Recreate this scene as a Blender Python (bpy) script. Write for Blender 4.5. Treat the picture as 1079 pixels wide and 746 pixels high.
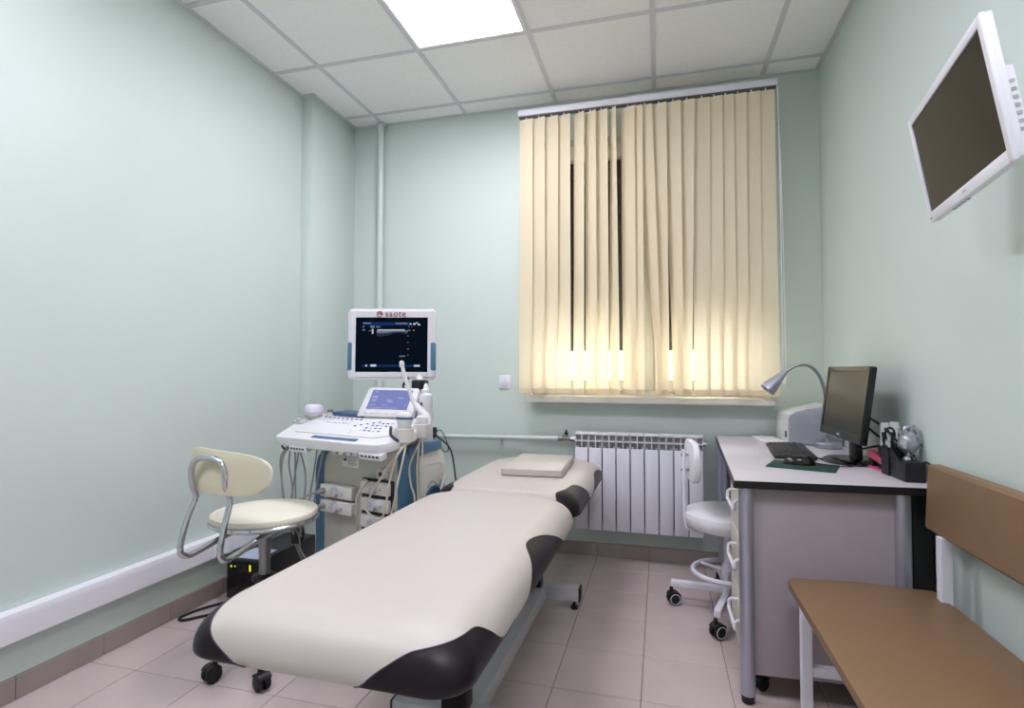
import bpy, bmesh, math, random
from mathutils import Vector, Matrix, Euler
random.seed(7)
for o in list(bpy.data.objects):
    bpy.data.objects.remove(o, do_unlink=True)
SC = bpy.context.scene
COL = SC.collection
PI = math.pi
R_ = math.radians

# ------------------------------------------------------------------ camera
F_PX, YAW, PITCH, ROLL, EYE = 577.0, 0.2653, 0.0298, 0.0013, 1.1205
f = Vector((-math.sin(YAW)*math.cos(PITCH), math.cos(YAW)*math.cos(PITCH), math.sin(PITCH)))
r = Vector((math.cos(YAW), math.sin(YAW), 0))
u = r.cross(f)
rr = math.cos(ROLL)*r + math.sin(ROLL)*u
uu = -math.sin(ROLL)*r + math.cos(ROLL)*u
cd = bpy.data.cameras.new('camera')
cam = bpy.data.objects.new('camera', cd)
COL.objects.link(cam)
cd.sensor_width = 36.0
cd.lens = F_PX/1079*36.0
cd.clip_start = 0.02
m = Matrix((rr, uu, -f)).transposed().to_4x4()
m.translation = Vector((0, 0, EYE))
cam.matrix_world = m
SC.camera = cam

# ------------------------------------------------------------------ light, exposure
SC.view_settings.view_transform = 'Standard'
SC.view_settings.look = 'None'
SC.view_settings.gamma = 1.0
SC.view_settings.use_curve_mapping = False
SC.view_settings.exposure = 0.90
SKY_STRENGTH = 10.5
PANEL_STRENGTH = 15.0
W = bpy.data.worlds.new('overcast_sky')
SC.world = W
W.use_nodes = True
bg = W.node_tree.nodes['Background']
bg.inputs['Color'].default_value = (0.98, 0.97, 0.93, 1)
bg.inputs['Strength'].default_value = SKY_STRENGTH

# ------------------------------------------------------------------ materials
def lin(c):
    return tuple((x/255/12.92 if x/255 <= 0.04045 else ((x/255+0.055)/1.055)**2.4) for x in c)
def mat(name, rgb, rough=0.5, metal=0.0, spec=0.5, bump=0.0, scale=60.0, vary=0.0, vscale=3.0, coat=0.0):
    M = bpy.data.materials.new(name)
    M.use_nodes = True
    nt = M.node_tree
    b = nt.nodes['Principled BSDF']
    c = (*lin(rgb), 1)
    b.inputs['Base Color'].default_value = c
    b.inputs['Roughness'].default_value = rough
    b.inputs['Metallic'].default_value = metal
    b.inputs['Specular IOR Level'].default_value = spec
    if coat: b.inputs['Coat Weight'].default_value = coat
    tc = nt.nodes.new('ShaderNodeTexCoord')
    if vary:
        n = nt.nodes.new('ShaderNodeTexNoise'); n.inputs['Scale'].default_value = vscale; n.inputs['Detail'].default_value = 4
        nt.links.new(tc.outputs['Object'], n.inputs['Vector'])
        ramp = nt.nodes.new('ShaderNodeValToRGB')
        ramp.color_ramp.elements[0].position = 0.3; ramp.color_ramp.elements[1].position = 0.7
        ramp.color_ramp.elements[0].color = (*[x*(1-vary) for x in c[:3]], 1)
        ramp.color_ramp.elements[1].color = (*[min(1, x*(1+vary)) for x in c[:3]], 1)
        nt.links.new(n.outputs['Fac'], ramp.inputs['Fac'])
        nt.links.new(ramp.outputs['Color'], b.inputs['Base Color'])
    if bump:
        n2 = nt.nodes.new('ShaderNodeTexNoise'); n2.inputs['Scale'].default_value = scale; n2.inputs['Detail'].default_value = 3
        nt.links.new(tc.outputs['Object'], n2.inputs['Vector'])
        bp = nt.nodes.new('ShaderNodeBump'); bp.inputs['Strength'].default_value = bump; bp.inputs['Distance'].default_value = 0.002
        nt.links.new(n2.outputs['Fac'], bp.inputs['Height'])
        nt.links.new(bp.outputs['Normal'], b.inputs['Normal'])
    return M
def emit(name, rgb, s):
    M = bpy.data.materials.new(name); M.use_nodes = True
    nt = M.node_tree; nt.nodes.clear()
    e = nt.nodes.new('ShaderNodeEmission'); o = nt.nodes.new('ShaderNodeOutputMaterial')
    e.inputs['Color'].default_value = (*lin(rgb), 1); e.inputs['Strength'].default_value = s
    nt.links.new(e.outputs[0], o.inputs['Surface'])
    return M

M_WALL = mat('mint_wall_paint', (205, 217, 210), 0.5, spec=0.35, bump=0.05, scale=90, vary=0.015)
M_PIPE = mat('mint_pipe_paint', (205, 217, 211), 0.3)
M_CEIL = mat('ceiling_tile_white', (248, 247, 245), 0.8, spec=0.2, bump=0.12, scale=220, vary=0.02, vscale=40)
M_GRID = mat('ceiling_grid_metal', (214, 214, 217), 0.5)
M_TILE = mat('floor_tile_ceramic', (194, 179, 176), 0.32, spec=0.4, bump=0.05, scale=25, vary=0.06, vscale=5)
M_GROUT = mat('grout', (140, 129, 120), 0.9, spec=0.1, bump=0.3, scale=200)
M_SKIRT = mat('skirting_tile_ceramic', (158, 145, 139), 0.35, bump=0.05, scale=30, vary=0.07, vscale=9)
M_WHITE = mat('white_plastic', (232, 230, 236), 0.35, bump=0.02, scale=200)
M_PVC = mat('white_window_plastic', (235, 231, 222), 0.35, bump=0.02, scale=200)
M_ENAMEL = mat('white_enamel', (226, 224, 233), 0.3, bump=0.02, scale=150)
M_RADGREY = mat('radiator_inner_grey', (170, 170, 168), 0.5, bump=0.05)
M_CHROME = mat('chrome', (205, 205, 212), 0.14, 1.0, bump=0.01, scale=100)
M_STEEL = mat('brushed_steel', (150, 150, 152), 0.35, 1.0, bump=0.08, scale=120)
M_SILVER = mat('silver_paint', (182, 182, 196), 0.35, 0.75, bump=0.02)
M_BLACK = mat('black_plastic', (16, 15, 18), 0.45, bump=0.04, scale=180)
M_GLOSSBLACK = mat('gloss_black_plastic', (14, 13, 14), 0.18, bump=0.01)
M_RUBBER = mat('black_rubber', (20, 20, 22), 0.7, bump=0.1, scale=90)
M_CREAM = mat('cream_vinyl', (196, 187, 179), 0.42, spec=0.4, bump=0.10, scale=260, vary=0.015)
M_PLUM = mat('dark_plum_vinyl', (26, 18, 24), 0.40, spec=0.28, bump=0.10, scale=260)
M_PIPING = mat('purple_piping', (62, 40, 64), 0.4, bump=0.05)
M_IVORY = mat('ivory_vinyl', (232, 226, 208), 0.42, bump=0.08, scale=260)
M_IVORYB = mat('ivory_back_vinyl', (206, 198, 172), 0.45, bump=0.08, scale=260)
M_TAN = mat('tan_vinyl', (128, 99, 70), 0.48, bump=0.12, scale=300, vary=0.03, vscale=8)
M_GREYMETAL = mat('light_grey_metal', (190, 190, 194), 0.4, bump=0.03)
M_DESK = mat('grey_laminate_top', (210, 203, 210), 0.33, bump=0.03, vary=0.02, vscale=20)
M_PANEL = mat('grey_laminate_panel', (168, 155, 161), 0.5, bump=0.03, vary=0.02, vscale=12)
M_LILAC = mat('lilac_grey_laminate', (152, 148, 165), 0.5, bump=0.03)
M_DRAWER = mat('cream_drawer_laminate', (214, 208, 190), 0.45, bump=0.02)
M_MACHINE = mat('machine_white_plastic', (216, 214, 217), 0.4, bump=0.03, scale=200)
M_MACHGREY = mat('machine_warm_grey_plastic', (186, 184, 174), 0.5, bump=0.05, scale=160)
M_MACHLIGHT = mat('machine_light_grey_plastic', (214, 211, 205), 0.45, bump=0.03)
M_BLUE = mat('machine_blue_plastic', (70, 110, 140), 0.4, bump=0.03)
M_DKBLUE = mat('machine_dark_blue_plastic', (56, 84, 120), 0.4, bump=0.03)
M_CABLE = mat('beige_cable', (196, 190, 176), 0.5, bump=0.03)
M_CABLEG = mat('grey_cable', (150, 150, 146), 0.5, bump=0.03)
M_LABEL = mat('paper_label', (226, 224, 222), 0.6, bump=0.03)
M_INK = mat('dark_ink', (60, 58, 66), 0.6, bump=0.02)
M_RED = mat('dark_red_print', (128, 30, 44), 0.5, bump=0.02)
M_PINK = mat('pink_plastic', (226, 84, 126), 0.35, bump=0.02)
M_GREEN = mat('dark_green_felt', (28, 66, 52), 0.85, bump=0.3, scale=300)
M_PAPER = mat('white_paper', (236, 235, 232), 0.7, bump=0.05)
M_PRINTER = mat('printer_white_plastic', (216, 214, 212), 0.45, bump=0.04, scale=160)
M_PRINTSIDE = mat('printer_grey_plastic', (168, 168, 178), 0.45, bump=0.04, scale=160)
M_SCREEN = mat('dark_screen_glass', (9, 8, 7), 0.12, spec=0.2, bump=0.004)
M_MATSCREEN = mat('matte_screen', (38, 33, 28), 0.25, spec=0.4, bump=0.01)
M_KEY = mat('dark_key_plastic', (38, 38, 40), 0.5, bump=0.03)
M_BONE = mat('silver_ornament', (186, 186, 194), 0.34, 0.85, bump=0.12, scale=40)
M_SHUTTER = mat('dark_shutter_slats', (54, 48, 40), 0.7, bump=0.1)
M_STONE = mat('window_board_marble', (226, 221, 214), 0.35, bump=0.03, vary=0.06, vscale=12)
M_SNOW = mat('pale_ground', (225, 225, 225), 0.9, bump=0.2, scale=8)
M_WARMPIN = mat('orange_marker', (220, 120, 50), 0.6, bump=0.02)
E_PANEL = emit('lamp_diffuser_light', (243, 241, 255), PANEL_STRENGTH)
E_SCREENDARK = emit('screen_dark_glow', (9, 17, 28), 0.55)
E_SCREENBLUE = emit('screen_blue_glow', (20, 44, 92), 0.55)
E_SCREENGREY = emit('screen_grey_glow', (110, 120, 136), 0.5)
E_SCREENWHITE = emit('screen_white_glow', (185, 195, 212), 0.6)
E_SCREENDIM = emit('screen_dim_glow', (44, 52, 66), 0.5)
E_TOUCH = emit('touch_screen_glow', (114, 120, 172), 0.68)
E_TOUCHTXT = emit('touch_screen_text_glow', (150, 156, 200), 0.66)
E_LED = emit('yellow_led_glow', (225, 225, 60), 0.7)

# blind fabric: diffuse + translucent cloth
M_BLIND = bpy.data.materials.new('cream_blind_fabric'); M_BLIND.use_nodes = True
nt = M_BLIND.node_tree; nt.nodes.clear()
o_ = nt.nodes.new('ShaderNodeOutputMaterial'); mx = nt.nodes.new('ShaderNodeMixShader')
df = nt.nodes.new('ShaderNodeBsdfDiffuse'); tr = nt.nodes.new('ShaderNodeBsdfTranslucent')
tc = nt.nodes.new('ShaderNodeTexCoord'); mp = nt.nodes.new('ShaderNodeMapping'); nz = nt.nodes.new('ShaderNodeTexNoise')
mp.inputs['Scale'].default_value = (300, 300, 14); nz.inputs['Scale'].default_value = 1.0
bp = nt.nodes.new('ShaderNodeBump'); bp.inputs['Strength'].default_value = 0.15; bp.inputs['Distance'].default_value = 0.001
nt.links.new(tc.outputs['Object'], mp.inputs['Vector']); nt.links.new(mp.outputs[0], nz.inputs['Vector'])
nt.links.new(nz.outputs['Fac'], bp.inputs['Height']); nt.links.new(bp.outputs[0], df.inputs['Normal'])
df.inputs['Color'].default_value = (*lin((242, 228, 199)), 1)
tr.inputs['Color'].default_value = (*lin((252, 236, 208)), 1)
mx.inputs['Fac'].default_value = 0.30
nt.links.new(df.outputs[0], mx.inputs[1]); nt.links.new(tr.outputs[0], mx.inputs[2]); nt.links.new(mx.outputs[0], o_.inputs['Surface'])
# window glass
M_GLASS = bpy.data.materials.new('window_glass'); M_GLASS.use_nodes = True
nt = M_GLASS.node_tree; nt.nodes.clear()
o_ = nt.nodes.new('ShaderNodeOutputMaterial'); mx = nt.nodes.new('ShaderNodeMixShader')
g1 = nt.nodes.new('ShaderNodeBsdfTransparent'); g2 = nt.nodes.new('ShaderNodeBsdfGlossy'); fr = nt.nodes.new('ShaderNodeFresnel')
g2.inputs['Roughness'].default_value = 0.02; g1.inputs['Color'].default_value = (0.93, 0.96, 0.95, 1)
nt.links.new(fr.outputs[0], mx.inputs['Fac']); nt.links.new(g1.outputs[0], mx.inputs[1]); nt.links.new(g2.outputs[0], mx.inputs[2])
nt.links.new(mx.outputs[0], o_.inputs['Surface'])

# ------------------------------------------------------------------ mesh helpers
def nb(): return bmesh.new()
def box(bm, lo, hi, bev=0.0, seg=2, M=None, mi=0):
    lo = Vector(lo); hi = Vector(hi)
    g = bmesh.ops.create_cube(bm, size=1.0)
    vs = g['verts']
    s = hi-lo; c = (hi+lo)/2
    for v in vs: v.co = Vector((v.co.x*s.x, v.co.y*s.y, v.co.z*s.z)) + c
    fs = set(x for v in vs for x in v.link_faces)
    if bev:
        es = list(set(e for v in vs for e in v.link_edges))
        rb = bmesh.ops.bevel(bm, geom=es, offset=min(bev, min(s)*0.49), segments=seg, profile=0.5, affect='EDGES')
        vs = list(set(v for x in rb['faces'] for v in x.verts))
        fs = set(x for v in vs for x in v.link_faces)
    for x in fs: x.material_index = mi
    if M is not None:
        for v in vs: v.co = M @ v.co
    return vs
def _frame(d):
    d = d.normalized()
    a = Vector((0, 0, 1)) if abs(d.z) < 0.9 else Vector((1, 0, 0))
    n = d.cross(a).normalized()
    return n, d.cross(n).normalized()
def cone(bm, p0, p1, r0, r1=None, seg=20, mi=0, caps=True):
    if r1 is None: r1 = r0
    p0 = Vector(p0); p1 = Vector(p1)
    n, b = _frame(p1-p0)
    A = []; B = []
    for i in range(seg):
        t = 2*PI*i/seg
        d = n*math.cos(t)+b*math.sin(t)
        A.append(bm.verts.new(p0+d*r0)); B.append(bm.verts.new(p1+d*r1))
    for i in range(seg):
        j = (i+1) % seg
        bm.faces.new((A[i], B[i], B[j], A[j])).material_index = mi
    if caps:
        bm.faces.new(A).material_index = mi; bm.faces.new(B[::-1]).material_index = mi
def smooth_path(pts, n=8):
    pts = [Vector(p) for p in pts]
    if len(pts) < 3: return pts
    P = [2*pts[0]-pts[1]]+pts+[2*pts[-1]-pts[-2]]
    out = []
    for i in range(1, len(P)-2):
        for k in range(n):
            t = k/n
            a, b, c, d = P[i-1], P[i], P[i+1], P[i+2]
            out.append(0.5*((2*b)+(c-a)*t+(2*a-5*b+4*c-d)*t*t+(3*b-a-3*c+d)*t**3))
    out.append(pts[-1])
    return out
def tube(bm, pts, rad, seg=8, smooth=0, mi=0, closed=False):
    pts = smooth_path(pts, smooth) if smooth else [Vector(p) for p in pts]
    N = len(pts)
    rads = rad if isinstance(rad, (list, tuple)) else [rad]*N
    d0 = (pts[1]-pts[0])
    n, b = _frame(d0)
    rings = []
    for i in range(N):
        if closed: t = pts[(i+1) % N]-pts[i-1]
        elif i == 0: t = pts[1]-pts[0]
        elif i == N-1: t = pts[-1]-pts[-2]
        else: t = pts[i+1]-pts[i-1]
        t.normalize()
        n = (n - t*n.dot(t)).normalized(); b = t.cross(n)
        rings.append([bm.verts.new(pts[i]+(n*math.cos(2*PI*k/seg)+b*math.sin(2*PI*k/seg))*rads[i]) for k in range(seg)])
    M_ = N if closed else N-1
    for i in range(M_):
        A = rings[i]; B = rings[(i+1) % N]
        for k in range(seg):
            j = (k+1) % seg
            bm.faces.new((A[k], A[j], B[j], B[k])).material_index = mi
    if not closed:
        bm.faces.new(rings[0][::-1]).material_index = mi; bm.faces.new(rings[-1]).material_index = mi
def lathe(bm, prof, o=(0, 0, 0), seg=28, M=None, mi=0, sx=1.0, sy=1.0):
    o = Vector(o)
    rings = []
    for (rad, z) in prof:
        ring = []
        for i in range(seg if rad > 1e-6 else 1):
            t = 2*PI*i/seg
            p = Vector((rad*math.cos(t)*sx, rad*math.sin(t)*sy, z))
            if M is not None: p = M @ p
            ring.append(bm.verts.new(p+o))
        rings.append(ring)
    for A, B in zip(rings[:-1], rings[1:]):
        for i in range(seg):
            j = (i+1) % seg
            if len(A) == 1 and len(B) == 1: continue
            if len(A) == 1: fc = bm.faces.new((A[0], B[j], B[i]))
            elif len(B) == 1: fc = bm.faces.new((A[i], A[j], B[0]))
            else: fc = bm.faces.new((A[i], A[j], B[j], B[i]))
            fc.material_index = mi
    if len(rings[0]) > 1: bm.faces.new(rings[0][::-1]).material_index = mi
    if len(rings[-1]) > 1: bm.faces.new(rings[-1]).material_index = mi
def prism(bm, outline, axis, a, b, mi=0, bev=0.0):
    # outline: 2D points in the two other axes (cyclic order), extruded along axis from a to b
    def P(p, t):
        if axis == 0: return Vector((t, p[0], p[1]))
        if axis == 1: return Vector((p[0], t, p[1]))
        return Vector((p[0], p[1], t))
    A = [bm.verts.new(P(p, a)) for p in outline]; B = [bm.verts.new(P(p, b)) for p in outline]
    fs = [bm.faces.new(A), bm.faces.new(B[::-1])]
    n = len(A)
    for i in range(n):
        j = (i+1) % n
        fs.append(bm.faces.new((A[i], B[i], B[j], A[j])))
    for x in fs: x.material_index = mi
    if bev:
        es = list(set(fs[0].edges) | set(fs[1].edges))
        bmesh.ops.bevel(bm, geom=es, offset=bev, segments=2, profile=0.5, affect='EDGES')
def rrect(w, h, rad, n=6, cx=0, cy=0):
    out = []
    for (sx, sy, a0) in ((1, 1, 0), (-1, 1, 90), (-1, -1, 180), (1, -1, 270)):
        for k in range(n+1):
            a = R_(a0+90*k/n)
            out.append((cx+sx*(w/2-rad)+rad*math.cos(a), cy+sy*(h/2-rad)+rad*math.sin(a)))
    return out
def sheet(bm, corners, mi=0):
    bm.faces.new([bm.verts.new(Vector(c)) for c in corners]).material_index = mi
def obj(name, bm, mats, parent=None, smooth=True, ang=32):
    bmesh.ops.recalc_face_normals(bm, faces=bm.faces[:])
    if smooth:
        lim = R_(ang)
        for fc in bm.faces: fc.smooth = True
        for e in bm.edges:
            if len(e.link_faces) == 2:
                e.smooth = e.calc_face_angle(0) < lim
    me = bpy.data.meshes.new(name)
    bm.to_mesh(me); bm.free()
    for mm in (mats if isinstance(mats, (list, tuple)) else [mats]): me.materials.append(mm)
    o = bpy.data.objects.new(name, me)
    COL.objects.link(o)
    if parent is not None: o.parent = parent
    return o
def tag(o, label, cat, group=None):
    o['label'] = label; o['category'] = cat
    if group: o['group'] = group
    return o
def thing(name, label, cat, loc=(0, 0, 0), rz=0.0, group=None, M=None):
    o = bpy.data.objects.new(name, None)
    COL.objects.link(o)
    o.empty_display_size = 0.1
    if M is not None: o.matrix_world = M
    else:
        o.location = loc; o.rotation_euler = (0, 0, rz)
    return tag(o, label, cat, group)
def struct(name, bm, mats, parent=None, **k):
    o = obj(name, bm, mats, parent, **k)
    if parent is None: o['kind'] = 'structure'
    return o
def link_copy(o, loc, parent=None, rot=None, scale=None):
    c = o.copy(); COL.objects.link(c); c.location = loc
    if rot is not None: c.rotation_euler = rot
    if scale is not None: c.scale = scale
    if parent is not None: c.parent = parent
    return c
def copy_tree(o, parent=None):
    c = o.copy(); COL.objects.link(c)
    if parent is not None: c.parent = parent
    for ch in list(o.children): copy_tree(ch, c)
    return c
def lettering(name, text, size, mat_, parent, M, depth=0.0006, spacing=1.0):
    cu = bpy.data.curves.new(name, 'FONT')
    cu.body = text; cu.size = size; cu.align_x = 'CENTER'; cu.align_y = 'CENTER'; cu.extrude = depth
    cu.space_character = spacing; cu.offset = size*0.012
    t = bpy.data.objects.new(name+'_source', cu)
    COL.objects.link(t)
    dg = bpy.context.evaluated_depsgraph_get()
    me = bpy.data.meshes.new_from_object(t.evaluated_get(dg))
    bpy.data.objects.remove(t, do_unlink=True); bpy.data.curves.remove(cu)
    me.name = name
    me.materials.clear(); me.materials.append(mat_)
    o = bpy.data.objects.new(name, me); COL.objects.link(o); o.parent = parent
    o.matrix_local = M
    return o

# ------------------------------------------------------------------ the room
XL, XR, YB, YF, H = -2.129, 0.864, 3.3685, -1.30, 2.809
TX0, TY0, TS = -0.3771, 2.2469, 0.3044
# floor: grout bed with real tiles
bm = nb(); box(bm, (XL-0.1, YF-0.1, -0.10), (XR+0.1, YB+0.1, -0.002))
floor = struct('floor', bm, M_GROUT)
def edges(a, b, o, s):
    k0 = math.floor((a-o)/s); out = [a]
    k = k0+1
    while o+k*s < b-1e-4:
        if o+k*s > a+1e-4: out.append(o+k*s)
        k += 1
    return out+[b]
tile_mesh = {}
def tile_piece(name, w, d, h, mt, parent, loc, bev=0.0015, gap=0.0032):
    key = (name, round(w, 4), round(d, 4), round(h, 4))
    if key not in tile_mesh:
        bm = nb(); box(bm, (-w/2+gap/2, -d/2+gap/2, 0), (w/2-gap/2, d/2-gap/2, h), bev, 1)
        o = obj(name, bm, mt, parent); tile_mesh[key] = o; o.location = loc
        return o
    return link_copy(tile_mesh[key], loc, parent)
ex = edges(XL, XR, TX0, TS); ey = edges(YF, YB, TY0, TS)
for x0, x1 in zip(ex[:-1], ex[1:]):
    for y0, y1 in zip(ey[:-1], ey[1:]):
        tile_piece('floor_tile', x1-x0, y1-y0, 0.006, M_TILE, floor, ((x0+x1)/2, (y0+y1)/2, -0.006+random.uniform(-0.0003, 0.0003)))
# ceiling: slab, lay-in tiles, grid rails
GX, GY, GS = -1.8278, 3.2109, 0.6
bm = nb(); box(bm, (XL-0.1, YF-0.1, H+0.03), (XR+0.1, YB+0.1, H+0.15))
ceiling = struct('ceiling', bm, M_GROUT)
cx_ = edges(XL, XR, GX, GS); cy_ = edges(YF, YB, GY, GS)
LAMPS = []
for x0, x1 in zip(cx_[:-1], cx_[1:]):
    for y0, y1 in zip(cy_[:-1], cy_[1:]):
        if any(abs(x0-(GX+0.6*i)) < 0.01 and abs(y1-(GY-0.6*k)) < 0.01 for i, k in ((1, 1), (0, 4), (3, 4))):
            LAMPS.append(((x0+x1)/2, (y0+y1)/2)); continue
        tile_piece('ceiling_tile', x1-x0, y1-y0, 0.014, M_CEIL, ceiling, ((x0+x1)/2, (y0+y1)/2, H+0.002), bev=0.002, gap=0.012)
for x in cx_[1:-1]:
    bm = nb(); box(bm, (x-0.012, YF, H-0.003), (x+0.012, YB, H+0.003)); obj('grid_rail', bm, M_GRID, ceiling)
for y in cy_[1:-1]:
    bm = nb(); box(bm, (XL, y-0.012, H-0.0028), (XR, y+0.012, H+0.0032)); obj('grid_rail', bm, M_GRID, ceiling)
for lo, hi in (((XL, YF, H-0.003), (XL+0.02, YB, H+0.003)), ((XR-0.02, YF, H-0.003), (XR, YB, H+0.003)), ((XL, YB-0.02, H-0.0027), (XR, YB, H+0.0033)), ((XL, 2.862, H-0.0026), (-2.035, 2.882, H+0.0034)), ((-2.055, 2.87, H-0.0025), (-2.035, YB, H+0.0035))):
    bm = nb(); box(bm, lo, hi); obj('edge_angle', bm, M_GRID, ceiling)
# walls
WX0, WX1, WZ0, WZ1 = -0.80, 0.60, 0.965, 2.56
bm = nb(); box(bm, (XL-0.12, YF-0.1, -0.05), (XL, YB+0.3, H+0.03)); box(bm, (XL-0.01, 2.882, -0.05), (-2.055, YB+0.05, H+0.03), 0.004, 2)
wall_left = struct('wall_left', bm, M_WALL)
bm = nb(); box(bm, (XR, YF-0.1, -0.05), (XR+0.12, YB+0.3, H+0.03)); struct('wall_right', bm, M_WALL)
bm = nb()
box(bm, (XL-0.05, YB, -0.05), (WX0, YB+0.3, H+0.03)); box(bm, (WX1, YB, -0.05), (XR+0.05, YB+0.3, H+0.03))
box(bm, (WX0, YB, -0.05), (WX1, YB+0.3, WZ0-0.05)); box(bm, (WX0, YB, WZ1), (WX1, YB+0.3, H+0.03))
wall_back = struct('wall_back', bm, M_WALL)
bm = nb(); box(bm, (XL-0.12, YF-0.12, -0.05), (XR+0.12, YF, H+0.03)); struct('wall_front', bm, M_WALL)
# skirting tiles
def skirting(name, fixed, a, b, axis, off, sgn):
    bm = nb()
    t = 0.003
    if axis == 1: box(bm, (min(fixed, fixed+sgn*t), a, 0.0), (max(fixed, fixed+sgn*t), b, 0.079))
    else: box(bm, (a, min(fixed, fixed+sgn*t), 0.0), (b, max(fixed, fixed+sgn*t), 0.079))
    s = struct(name, bm, M_GROUT)
    es = edges(a, b, off, TS)
    for e0, e1 in zip(es[:-1], es[1:]):
        bm = nb()
        p0, p1 = fixed+sgn*0.001, fixed+sgn*0.010
        if axis == 1: box(bm, (min(p0, p1), e0+0.0012, 0.001), (max(p0, p1), e1-0.0012, 0.078), 0.0012, 1)
        else: box(bm, (e0+0.0012, min(p0, p1), 0.001), (e1-0.0012, max(p0, p1), 0.078), 0.0012, 1)
        obj('skirting_tile', bm, M_SKIRT, s)
    return s
skirting('baseboard_left', XL, YF, 2.872, 1, TY0+0.05, 1)
skirting('baseboard_left.001', -2.055, 2.872, YB, 1, TY0+0.05, 1)
skirting('baseboard_right', XR, YF, YB, 1, TY0, -1)
skirting('baseboard_back', YB, -2.045, XR-0.010, 0, TX0, -1)

# window: frame, two sashes, panes, handle, outer shutter, board
bm = nb()
fy0, fy1 = YB+0.09, YB+0.15
def ring_box(bm, x0, x1, z0, z1, t, y0, y1, bev=0.004):
    box(bm, (x0, y0, z0), (x0+t, y1, z1), bev); box(bm, (x1-t, y0, z0), (x1, y1, z1), bev)
    box(bm, (x0+t, y0, z0), (x1-t, y1, z0+t), bev); box(bm, (x0+t, y0, z1-t), (x1-t, y1, z1), bev)
ring_box(bm, WX0, WX1, WZ0, WZ1, 0.04, fy0, fy1)
XM = -0.035
box(bm, (XM-0.03, fy0, WZ0+0.04), (XM+0.03, fy1, WZ1-0.04), 0.004)
win = struct('window_1', bm, M_PVC)
for a, b in ((WX0+0.03, XM-0.005), (XM+0.005, WX1-0.03)):
    bm = nb(); ring_box(bm, a, b, WZ0+0.03, WZ1-0.03, 0.07, fy0-0.018, fy1-0.012, 0.006); s = obj('sash', bm, M_PVC, win)
    bm = nb(); box(bm, (a+0.065, fy0+0.015, WZ0+0.095), (b-0.065, fy0+0.02, WZ1-0.095)); obj('pane', bm, M_GLASS, s)
bm = nb(); box(bm, (XM-0.0120, fy0-0.026, 1.74), (XM+0.0120, fy0-0.018, 1.81), 0.003); box(bm, (XM-0.0080, fy0-0.046, 1.765), (XM+0.0080, fy0-0.020, 1.785), 0.003)
box(bm, (XM-0.0080, fy0-0.056, 1.67), (XM+0.0080, fy0-0.042, 1.785), 0.004); obj('window_handle', bm, M_WHITE, win)
bm = nb(); box(bm, (WX0, YB, WZ0-0.05), (WX1, YB+0.3, WZ0-0.035)); obj('sill_bed', bm, M_WALL, win)
bm = nb()
z = 1.245
while z < WZ1+0.03:
    box(bm, (WX0+0.01, YB+0.235, z), (WX1-0.01, YB+0.247, z+0.047), 0.004, 1); z += 0.045
sh = obj('shutter_curtain', bm, M_SHUTTER, win); sh['kind'] = 'stuff'
bm = nb(); box(bm, (-0.79, 3.240, 0.928), (0.600, YB+0.10, 0.968), 0.006, 3)
tag(obj('window_board', bm, M_STONE), 'pale stone window sill board below the cream vertical blinds', 'window sill')
bm = nb(); box(bm, (-14, 3.9, -1.6), (14, 24, -1.5)); struct('ground', bm, M_SNOW)

# ------------------------------------------------------------------ ceiling lamps
def panel_light(x, y, label):
    t = thing('panel_light', label, 'ceiling light', (x, y, H-0.004), group='square panel lights in the ceiling')
    bm = nb(); ring_box_h = 0.018
    for lo, hi in (((-0.294, -0.294, 0), (-0.276, 0.294, 0.02)), ((0.276, -0.294, 0), (0.294, 0.294, 0.02)), ((-0.276, -0.294, 0), (0.276, -0.276, 0.02)), ((-0.276, 0.276, 0), (0.276, 0.294, 0.02))):
        box(bm, lo, hi, 0.002, 1)
    obj('lamp_frame', bm, M_WHITE, t)
    bm = nb(); box(bm, (-0.276, -0.276, 0.003), (0.276, 0.276, 0.009)); obj('diffuser', bm, E_PANEL, t)
    bm = nb(); box(bm, (-0.29, -0.29, 0.009), (0.29, 0.29, 0.025)); obj('housing', bm, M_GREYMETAL, t)
LAMPS.sort(key=lambda p: (-round(p[1], 2), p[0]))
for (x, y), lb in zip(LAMPS, ('square lit ceiling panel lamp above the bed, nearest the window', 'square lit ceiling panel lamp far from the window, nearest the left wall', 'square lit ceiling panel lamp added out of view to brighten the right wall')):
    panel_light(x, y, lb)  # the lamp nearest the right wall is unseen, added to brighten that side

# ------------------------------------------------------------------ vertical blinds
vb = thing('vertical_blind', 'cream fabric vertical blinds hanging from a white rail over the window', 'blinds', (0, 3.2, 0))
bm = nb(); box(bm, (-0.832, -0.012, 2.668), (0.618, 0.030, 2.706), 0.004); obj('head_rail', bm, M_WHITE, vb)
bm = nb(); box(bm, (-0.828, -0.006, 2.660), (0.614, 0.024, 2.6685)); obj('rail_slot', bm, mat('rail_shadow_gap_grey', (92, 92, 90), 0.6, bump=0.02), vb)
for xx in (-0.62, -0.1, 0.42):
    bm = nb(); box(bm, (xx-0.015, 0.0, 2.700), (xx+0.015, YB-3.2, 2.716), 0.002); box(bm, (xx-0.015, YB-3.2-0.006, 2.70), (xx+0.015, YB-3.2, 2.75), 0.002); obj('rail_bracket', bm, M_GREYMETAL, vb)
TOP = [-.739, -.663, -.582, -.51, -.425, -.358, -.29, -.241, -.137, -.092, -.039, .04, .118, .193, .275, .339, .398, .462, .532, .605]
BOT = [-.74, -.662, -.587, -.508, -.429, -.353, -.285, -.223, -.132, -.09, .008, .047, .121, .166, .265, .334, .402, .459, .526, .614]
AT = [14, 24, 20, 24, 39, 37, 30, 62, 28, 28, 20, 18, 20, 18, 8, 14, 12, 14, 10, 4]
AB = [12, 20, 22, 20, 37, 37, 26, 46, 26, 28, 70, 26, 50, 28, 2, 10, 12, 14, 10, 3]
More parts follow.
